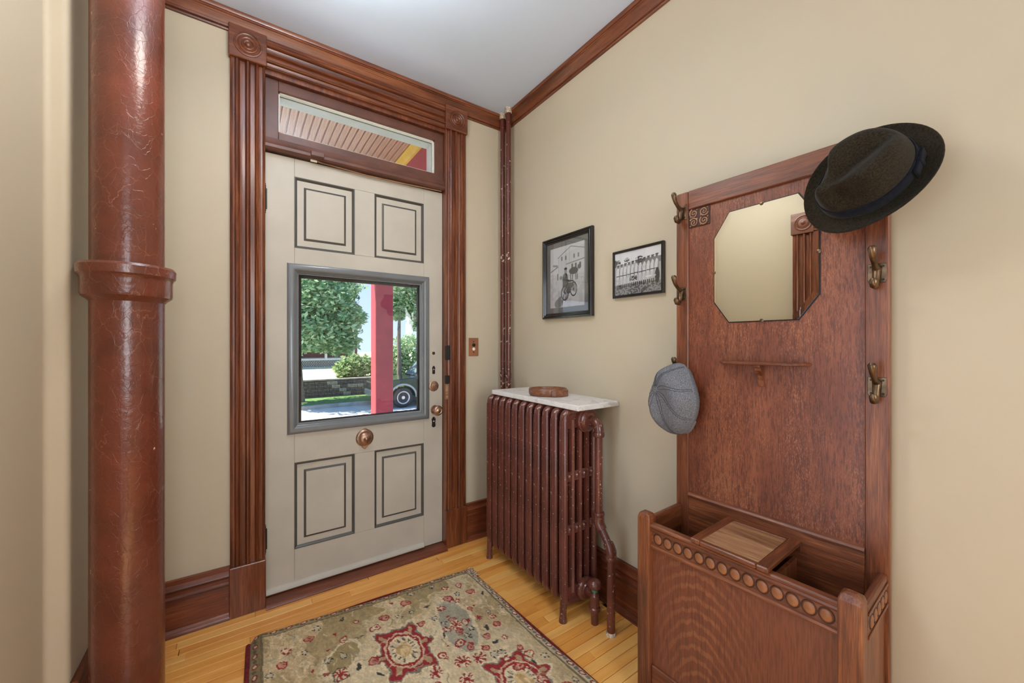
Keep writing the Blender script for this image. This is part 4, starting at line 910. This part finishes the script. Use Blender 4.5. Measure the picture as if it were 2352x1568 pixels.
for i, (x, y) in enumerate(darkp):
    if i % 3 == 0: cv.put((cv.ell(x, y, .006, .017, rr_.random()*3) < 1), DRK, .95)
    else:
        e = cv.ell(x, y, .014, .015); th_ = np.arctan2(cv.Y-y, cv.X-x)
        cv.put((e < 1)*(e > .35)*(np.cos(th_*(4+i % 3)) > -.25), DRK, .95); cv.put((e < .35), c255(200, 190, 170), .7)
for i in range(420):                              # little stems and buds
    x, y = rr_.random(), rr_.random()*RL; a = rr_.random()*PI; L_ = .02+.03*rr_.random()
    cv.put(cv.line(x, y, x+L_*math.cos(a), y+L_*math.sin(a), .0022), (OLI, CRE, CRE, BLU)[i % 4], .7)
# borders on the straight grid
cv.X, cv.Y = X0+warp*.25, Y0+(n3-.5)*.008
def border(dist, along, wd, base):
    cv.put((dist < wd), base, .85); cv.put((dist < wd+.004)*(dist > wd-.003), c255(96, 86, 62), .75)
    ph_ = (along/.058) % 1; u_ = (ph_-.5)*.058; q = (dist-wd*.52)
    m1_ = ((u_+q*.5)/.015)**2+(q/.010)**2; k_ = (np.floor(along/.058) % 2)
    cv.put((dist < wd)*(m1_ < 1.0)*(m1_ > .30), RED*1 if False else c255(120, 42, 42), .9); cv.put((dist < wd)*(m1_ < .30), CRE, .7)
    u2 = ((along/.058+.5) % 1-.5)*.058; m2_ = (u2/.010)**2+((dist-wd*.5)/.007)**2; cv.put((dist < wd)*(m2_ < 1), DRK, .55)
border(cv.Y, cv.X, .038, c255(150, 132, 94)); border(cv.X, cv.Y, .046, c255(116, 100, 66)); border(1-cv.X, cv.Y, .036, c255(186, 172, 144))
ed = np.minimum(np.minimum(cv.X, 1-cv.X), cv.Y); cv.put((ed < .006), c255(118, 36, 36), 1)
cv.a *= (.90+.22*(n3-.5)+.28*(ip(fbm(1500, 900, 220, 21), Y0, X0)-.5)+.10)[..., None]
edge0 = np.minimum(np.minimum(X0, 1-X0), np.minimum(Y0, RL-Y0))
def rug_pos(I, J):
    s_ = sv[I]; t_ = tv[J]/RL
    P = ((1-s_)*(1-t_))[..., None]*RA+(s_*(1-t_))[..., None]*RB_+((1-s_)*t_)[..., None]*RD+(s_*t_)[..., None]*RE
    # rounded far left corner, gently wavy edges
    cr_ = np.clip(.05-s_, 0, 1)/.05*np.clip(.05-tv[J], 0, 1)/.05; P[..., 0] += .018*cr_; P[..., 1] -= .022*cr_
    P[..., 1] += .006*np.sin(s_*9)*np.exp(-tv[J]/.2); P[..., 0] += .006*np.sin(tv[J]*8.0)*s_
    zz = .014*np.clip(edge0/.010, 0, 1)**.5+.0010+(n2-.5)*.0035*np.clip(edge0/.02, 0, 1)
    zz = zz+.010*np.exp(-((s_-.02)/.05)**2)*(np.clip(edge0/.010, 0, 1))
    return np.stack([P[..., 0]+.93, P[..., 1]+1.15, zz], -1)
me = grid_mesh('pile', nx, ny, rug_pos, srgb_arr(cv.a)); me.polygons.foreach_set('use_smooth', [True]*len(me.polygons))
obj('pile', me, 'rug_pile', rug)
def rp3(s_, t_, z): P = (1-s_)*(1-t_)*RA+s_*(1-t_)*RB_+(1-s_)*t_*RD+s_*t_*RE; return (P[0]+.93, P[1]+1.15, z)
MB().tube([rp3(0, .025+.975*i/24, .010) for i in range(25)], .0095, 8).build('side_binding', 'rug_binding', rug, smooth=60)
MB().tube([rp3(1, i/24, .0055) for i in range(25)], .005, 8).build('side_binding', 'rug_binding', rug, smooth=60)
MB().tube([rp3(.035+.965*i/24, -.001+.003*math.sin(i*.375), .0050) for i in range(25)], .0046, 8).build('end_binding', 'rug_binding', rug, smooth=60)
b = MB()
for i in range(16):
    x, y, _ = rp3(1.0, -.004+.003*i, 0); b.tube([(x-.004, y, .009), (x+.008, y+.006*math.sin(i*2.1), .012), (x+.020+.006*math.sin(i*3.7), y+.012*math.sin(i*1.7)+.008, .003)], .0016, 5)
o = b.build('corner_fringe', 'plaster_crust', rug); o['kind'] = 'stuff'

# ================================================================== outdoors
# porch
porch = thing('porch', 'covered front porch with wooden plank ceiling outside the door', 'porch', (-1.4, 1.3, 0), kind='structure')
def P_(x, y): return x+1.4, y-1.3
zc = 2.90; bw = .051
pm = None; x = -.262
while x > -3.4:
    if pm is None:
        pm = MB().extr([(-.024, .012), (-.024, .003), (-.022, 0), (.015, 0), (.017, .004), (.019, .0005), (.021, .004), (.0235, .006), (.0235, .012)], (0, -1.13, 0), (1, 0, 0), (0, 0, 1), (0, 1, 0), 2.30).mesh('ceiling_board'); pm.materials.append(M['beadboard'])
    o = bpy.data.objects.new('ceiling_board', pm); C.objects.link(o); o.parent = porch; o.location = (x-bw/2+1.4, 0, zc); x -= bw
bx('ceiling_deck', 'dark_iron', porch, -2.0, 1.55, -1.15, 1.2, zc+.013, zc+.06)
bx('floor_deck', 'concrete', porch, -2.0, 1.55, -1.1485, 1.3, -.22, -.04)
bx('front_beam', 'red_paint', porch, -2.0, 1.36, .96, 1.14, 2.45, zc)
bm_ = thing('porch_beam', 'red painted porch beam with yellow trim running out to the post', 'beam', (-.165, 1.2, 2.45))
bx('beam', 'red_paint', bm_, -.095, .095, -1.048, .96, 0, .45, .003)
MB().extr([(0, .45), (-.055, .45), (-.055, .442), (-.044, .438), (-.036, .422), (-.022, .405), (-.010, .398), (-.008, .388), (0, .386)], (-.096, -1.048, 0), (1, 0, 0), (0, 0, 1), (0, 1, 0), 1.8).build('crown_trim', 'yellow_paint', bm_, smooth=40)
pp = thing('porch_post', 'square red porch post seen through the door glass', 'post', (-.160, 2.285, -.04))
bx('shaft', 'red_paint', pp, -.097, .097, -.097, .097, .16, 2.42, .006)
bx('post_base', 'red_paint', pp, -.115, .115, -.115, .115, 0, .16, .006); bx('post_cap', 'red_paint', pp, -.115, .115, -.115, .115, 2.42, 2.488, .006)
bx('facing', 'white_paint', pp, -.099, -.096, -.097, .097, .16, 2.42) if False else None
# ground
ZS = -1.235
tag(MB().box(-30, 40, 2.6, 7.5, -1.30, -1.10).build('front_lawn', 'lawn'), 'green lawn sloping in front of the porch', 'lawn', kind='structure')
tag(MB().box(-60, 70, 7.5, 14.1, -1.45, ZS).build('street', 'concrete'), 'pale sunlit concrete street beyond the lawn', 'street', kind='structure')
tag(MB().box(-60, 70, 14.1, 14.35, -1.45, -1.10).build('curb', 'curb_concrete', bevel=.02), 'grey concrete curb on the far side of the street', 'curb', kind='structure')
tag(MB().box(-60, 70, 14.35, 16.5, -1.45, -1.09).build('grass_verge', 'lawn'), 'green grass verge between the curb and the stone wall', 'grass', kind='structure')
tag(MB().add([(-60, 16.7, -.40), (70, 16.7, -.40), (70, 60, -.1), (-60, 60, -.1), (-60, 16.7, -1.5), (70, 16.7, -1.5), (70, 60, -1.5), (-60, 60, -1.5)], [(0,1,2,3),(4,7,6,5),(0,4,5,1),(1,5,6,2),(2,6,7,3),(3,7,4,0)]).build('raised_lawn', 'dry_lawn'), 'pale dry lawn above the stone retaining wall', 'lawn', kind='structure')
rw = thing('retaining_wall', 'low dark stone retaining wall across the street', 'wall', (2, 16.5, -1.09))
bx('wall_core', 'stone', rw, -6, 6, .06, .22, 0, .72)
stm = MB().box(-.5, .5, -.5, .5, -.5, .5).mesh('stone'); stm.materials.append(M['stone'])
stl = MB().box(-.5, .5, -.5, .5, -.5, .5).mesh('stone'); stl.materials.append(M['stone_light'])
for r0 in range(4):
    x = -3.2
    while x < 3.2:
        L_ = random.uniform(.22, .5); o = bpy.data.objects.new('stone', stl if random.random() < .12 else stm); C.objects.link(o); o.parent = rw
        o.location = (x+L_/2, .035+random.uniform(-.01, .01), .09+.165*r0); o.scale = (L_-.02, .08, .15); x += L_
bx('coping', 'stone_light', rw, -6, 6, -.02, .24, .70, .76)
# car
car = thing('car', 'dark green off-road car parked across the street right of the post', 'car', (3.62, 12.55, ZS))
def loft(name, secs, mat, par, y0, y1, bevel=.03):       # side outline (x,z) extruded across y
    return MB().extr(secs, (0, y0, 0), (1, 0, 0), (0, 0, 1), (0, 1, 0), y1-y0).build(name, mat, par, bevel=bevel, seg=2)
arch = [(-.50+.0, .42)]+[(.52*math.cos(a), .39+.50*math.sin(a)) for a in [PI-PI*i/10 for i in range(11)]]+[(.50, .42)]
rear = [(2.65+.52*math.cos(a), .39+.50*math.sin(a)) for a in [PI-PI*i/10 for i in range(11)]]
side = [(-.92, .45), (-.95, .70), (-.90, .98), (-.70, 1.06), (.62, 1.16), (.80, 1.17), (3.55, 1.17), (3.62, .9), (3.62, .45)]+rear[::-1]+[(2.1, .38), (.58, .38)]+arch[::-1][1:-1]
loft('body', side, 'car_paint', car, 0, 1.80, .04)
cab = [(.62, 1.16), (1.12, 1.70), (1.35, 1.76), (3.35, 1.74), (3.55, 1.17)]
loft('cabin', cab, 'car_paint', car, .12, 1.68, .05)
MB().extr([(.80, 1.20), (1.16, 1.62), (1.75, 1.64), (1.75, 1.20)], (0, .112, 0), (1, 0, 0), (0, 0, 1), (0, 1, 0), .012).build('side_window', 'car_glass', car)
MB().extr([(1.85, 1.20), (1.85, 1.64), (2.6, 1.64), (2.6, 1.20)], (0, .112, 0), (1, 0, 0), (0, 0, 1), (0, 1, 0), .012).build('side_window', 'car_glass', car)
MB().add([(.64, .22, 1.20), (.64, 1.58, 1.20), (1.10, 1.50, 1.70), (1.10, .30, 1.70), (.66, .22, 1.18), (.66, 1.58, 1.18), (1.12, 1.50, 1.68), (1.12, .30, 1.68)], [(0,1,2,3),(4,7,6,5),(0,3,7,4),(1,5,6,2),(0,4,5,1),(3,2,6,7)]).build('windshield', 'car_glass', car)
for cx_ in (0, 2.65):
    pts = [(cx_+.53*math.cos(a), -.02, .39+.51*math.sin(a)) for a in [PI-PI*i/14 for i in range(15)]]
    MB().tube(pts, 1, 8, sec=(.045, .05), up=(0, 1, 0)).build('wheel_arch', 'car_trim', car, smooth=60)
    wh = MB().lathe([(.25, -.02), (.33, -.03), (.38, .0), (.39, .06), (.39, .18), (.36, .24), (.2, .24)], (cx_, .0, .39), (0, 1, 0), 32).build('wheel', 'tire', car, smooth=40)
    MB().lathe([(1e-6, .0), (.06, .0), (.07, .02), (.20, .03), (.22, .0), (.25, -.01), (.25, .06)], (cx_, -.040, .39), (0, 1, 0), 24).build('rim', 'rim', wh, smooth=40)
    b = MB()
    for q in range(6): a = q*PI/3; b.ball((cx_+.135*math.cos(a), -.020, .39+.135*math.sin(a)), .03, 8, 6, (1, .4, 1))
    b.build('rim_holes', 'tire', wh, smooth=60)
bx('side_step', 'car_trim', car, .58, 2.08, -.06, .05, .36, .44, .02); bx('front_bumper', 'car_trim', car, -1.02, -.80, .05, 1.75, .42, .66, .04); bx('mirror_housing', 'car_paint', car, .88, 1.02, -.14, .10, 1.18, 1.32, .03)
# trees and shrubs
def foliage(name, mat, par, blobs, n, size, seed, shell=.35):
    r_ = np.random.default_rng(seed); tot = sum(b_[6] for b_ in blobs); V = []; 
    for (cx_, cy_, cz_, rx, ry, rz, wt) in blobs:
        m_ = int(n*wt/tot); d = r_.normal(size=(m_, 3)); d /= np.linalg.norm(d, axis=1)[:, None]; rad_ = (1-shell*r_.random(m_)**1.5)[:, None]
        V.append(np.array([cx_, cy_, cz_])+d*rad_*np.array([rx, ry, rz])*(1+.12*np.sin(d[:, :1]*7+d[:, 2:]*9)))
    P = np.concatenate(V); N_ = len(P); a = r_.normal(size=(N_, 3)); a[:, 2] *= .5; a /= np.linalg.norm(a, axis=1)[:, None]; q = r_.normal(size=(N_, 3)); bb = np.cross(a, q); bb /= np.linalg.norm(bb, axis=1)[:, None]
    s_ = (size*(.6+.8*r_.random(N_)))[:, None]
    co = np.stack([P-a*s_, P+bb*s_*.45, P+a*s_, P-bb*s_*.45], 1).reshape(-1, 3)
    me = bpy.data.meshes.new(name); me.vertices.add(4*N_); me.vertices.foreach_set('co', co.astype(np.float32).ravel()); me.loops.add(4*N_); me.loops.foreach_set('vertex_index', np.arange(4*N_, dtype=np.int32))
    me.polygons.add(N_); me.polygons.foreach_set('loop_start', np.arange(0, 4*N_, 4, dtype=np.int32)); me.update(calc_edges=True)
    at = me.color_attributes.new('Col', 'FLOAT_COLOR', 'POINT'); c_ = np.repeat(r_.random(N_)**1.3, 4); at.data.foreach_set('color', np.stack([c_, c_, c_, np.ones_like(c_)], 1).astype(np.float32).ravel())
    o = obj(name, me, mat, par); o['kind'] = 'stuff'; return o
t1 = thing('tree', 'broad leafy green tree left of the porch post', 'tree', (-.55, 15.4, -1.09))
MB().tube([(.95, .0, 0), (.93, .05, .8), (.90, .1, 1.5), (.6, 0, 3.0), (.5, 0, 4.5)], [.20, .15, .14, .12, .05], 10).build('trunk', 'bark', t1, smooth=60)
foliage('foliage', 'leaf_a', t1, [(1.0, 0, 4.6, 2.3, 2.0, 2.2, 5), (2.1, -.2, 3.3, 1.2, 1.1, 1.0, 2.4), (1.1, -.4, 2.7, 1.3, 1.2, .8, 2.2), (2.4, .3, 4.6, .9, .9, .9, 1.4), (2.5, .1, 2.4, .75, .8, .55, 1.3), (.2, -.1, 3.5, 1.2, 1.1, 1.4, 2), (1.7, -.6, 4.2, 1.0, .8, .9, 1.8), (3.0, .2, 3.5, .55, .6, .5, .8)], 17000, .105, 3, .55)
t2 = thing('tree', 'slender pale trunked tree right of the porch post', 'tree', (4.45, 15.55, -1.09))
MB().tube([(0, 0, 0), (.03, 0, 1.5), (0, 0, 2.6), (.05, 0, 4.2)], [.12, .10, .09, .04], 10).build('trunk', 'bark', t2, smooth=60)
foliage('foliage', 'leaf_b', t2, [(1.2, 0, 4.9, 1.1, 1.1, 1.5, 3), (.2, 0, 5.0, .9, .9, 1.3, 2.4), (.0, .1, 3.9, .45, .5, .5, 1), (1.15, .1, 3.6, .6, .6, .7, 1.4)], 7000, .11, 8, .6)
t3 = thing('shrub', 'large leafy shrub behind the parked car', 'shrub', (5.9, 17.8, -.4))
foliage('foliage', 'leaf_b', t3, [(0, 0, 1.0, 1.3, .8, 1.1, 3), (1.2, .1, .8, 1.0, .8, 1.0, 2), (-.9, -.1, .7, .7, .7, .8, 1.4)], 5000, .11, 9, .5)
MB().tube([(0, 0, 0), (0, 0, .6), (.1, 0, 1.1)], [.08, .06, .03], 8).build('stem', 'bark', t3)
t4 = thing('shrub', 'round pale shrub on the raised lawn beneath the broad tree', 'shrub', (3.05, 17.9, -.39))
foliage('foliage', 'leaf_c', t4, [(0, 0, .55, .75, .6, .55, 2), (.6, .1, .5, .5, .5, .5, 1), (-.5, -.1, .4, .5, .5, .4, 1)], 2600, .10, 12, .5)
MB().tube([(0, 0, 0), (0, 0, .4)], [.05, .03], 8).build('stem', 'bark', t4)
t5 = thing('tree', 'distant green tree behind the brick house', 'tree', (-1, 42, -.3))
MB().tube([(0, 0, 0), (0, 0, 3)], [.3, .15], 8).build('trunk', 'bark', t5)
foliage('foliage', 'leaf_a', t5, [(0, 0, 6, 4, 3, 3.5, 3), (-2, 0, 4, 3, 2, 2.5, 2), (3, 0, 4, 2.2, 2, 2.2, 2)], 6000, .28, 14, .6)
# house across the street
hs = thing('house', 'reddish brick house with a white latticed porch across the street', 'house', (2.2, 26, -.36))
bx('body', 'house_brick', hs, -4.5, 3.2, 1.6, 9, 0, 4.2)
MB().extr([(-4.8, 4.2), (3.5, 4.2), (-.65, 7.0)], (0, 1.3, 0), (1, 0, 0), (0, 0, 1), (0, 1, 0), 8.0).build('roof', 'roof_shingle', hs)
for x in (-3.2, -.6, 1.8):
    o = bx('window', 'white_paint', hs, x-.55, x+.55, 1.52, 1.62, 1.2, 2.9); bx('pane', 'dark_window', o, x-.45, x+.45, 1.50, 1.54, 1.3, 2.8)
bx('porch_roof', 'roof_shingle', hs, -3.4, 2.6, -.6, 1.7, 3.0, 3.15); bx('porch_deck', 'white_paint', hs, -3.4, 2.6, -.4, 1.7, .50, .62)
for x in (-3.3, -1.2, .8, 2.5): bx('porch_column', 'white_paint', hs, x-.07, x+.07, -.4, -.26, .62, 3.0)
for k_ in range(60):
    x = -3.3+.2*k_*.5
    if x > 2.4: break
    for sg in (1, -1): MB().add([(x-.013+sg*(-.12), -.40, .06), (x+.013+sg*(-.12), -.40, .06), (x+.013+sg*.12, -.40, .50), (x-.013+sg*.12, -.40, .50), (x-.013+sg*(-.12), -.385, .06), (x+.013+sg*(-.12), -.385, .06), (x+.013+sg*.12, -.385, .50), (x-.013+sg*.12, -.385, .50)],
        [(0,1,2,3),(4,7,6,5),(0,4,5,1),(1,5,6,2),(2,6,7,3),(3,7,4,0)]).build('lattice_slat', 'white_paint', hs)
bx('lattice_rail', 'white_paint', hs, -3.4, 2.6, -.41, -.38, 0, .07)
bx('porch_rail', 'white_paint', hs, -3.3, 2.5, -.36, -.30, 1.30, 1.37)
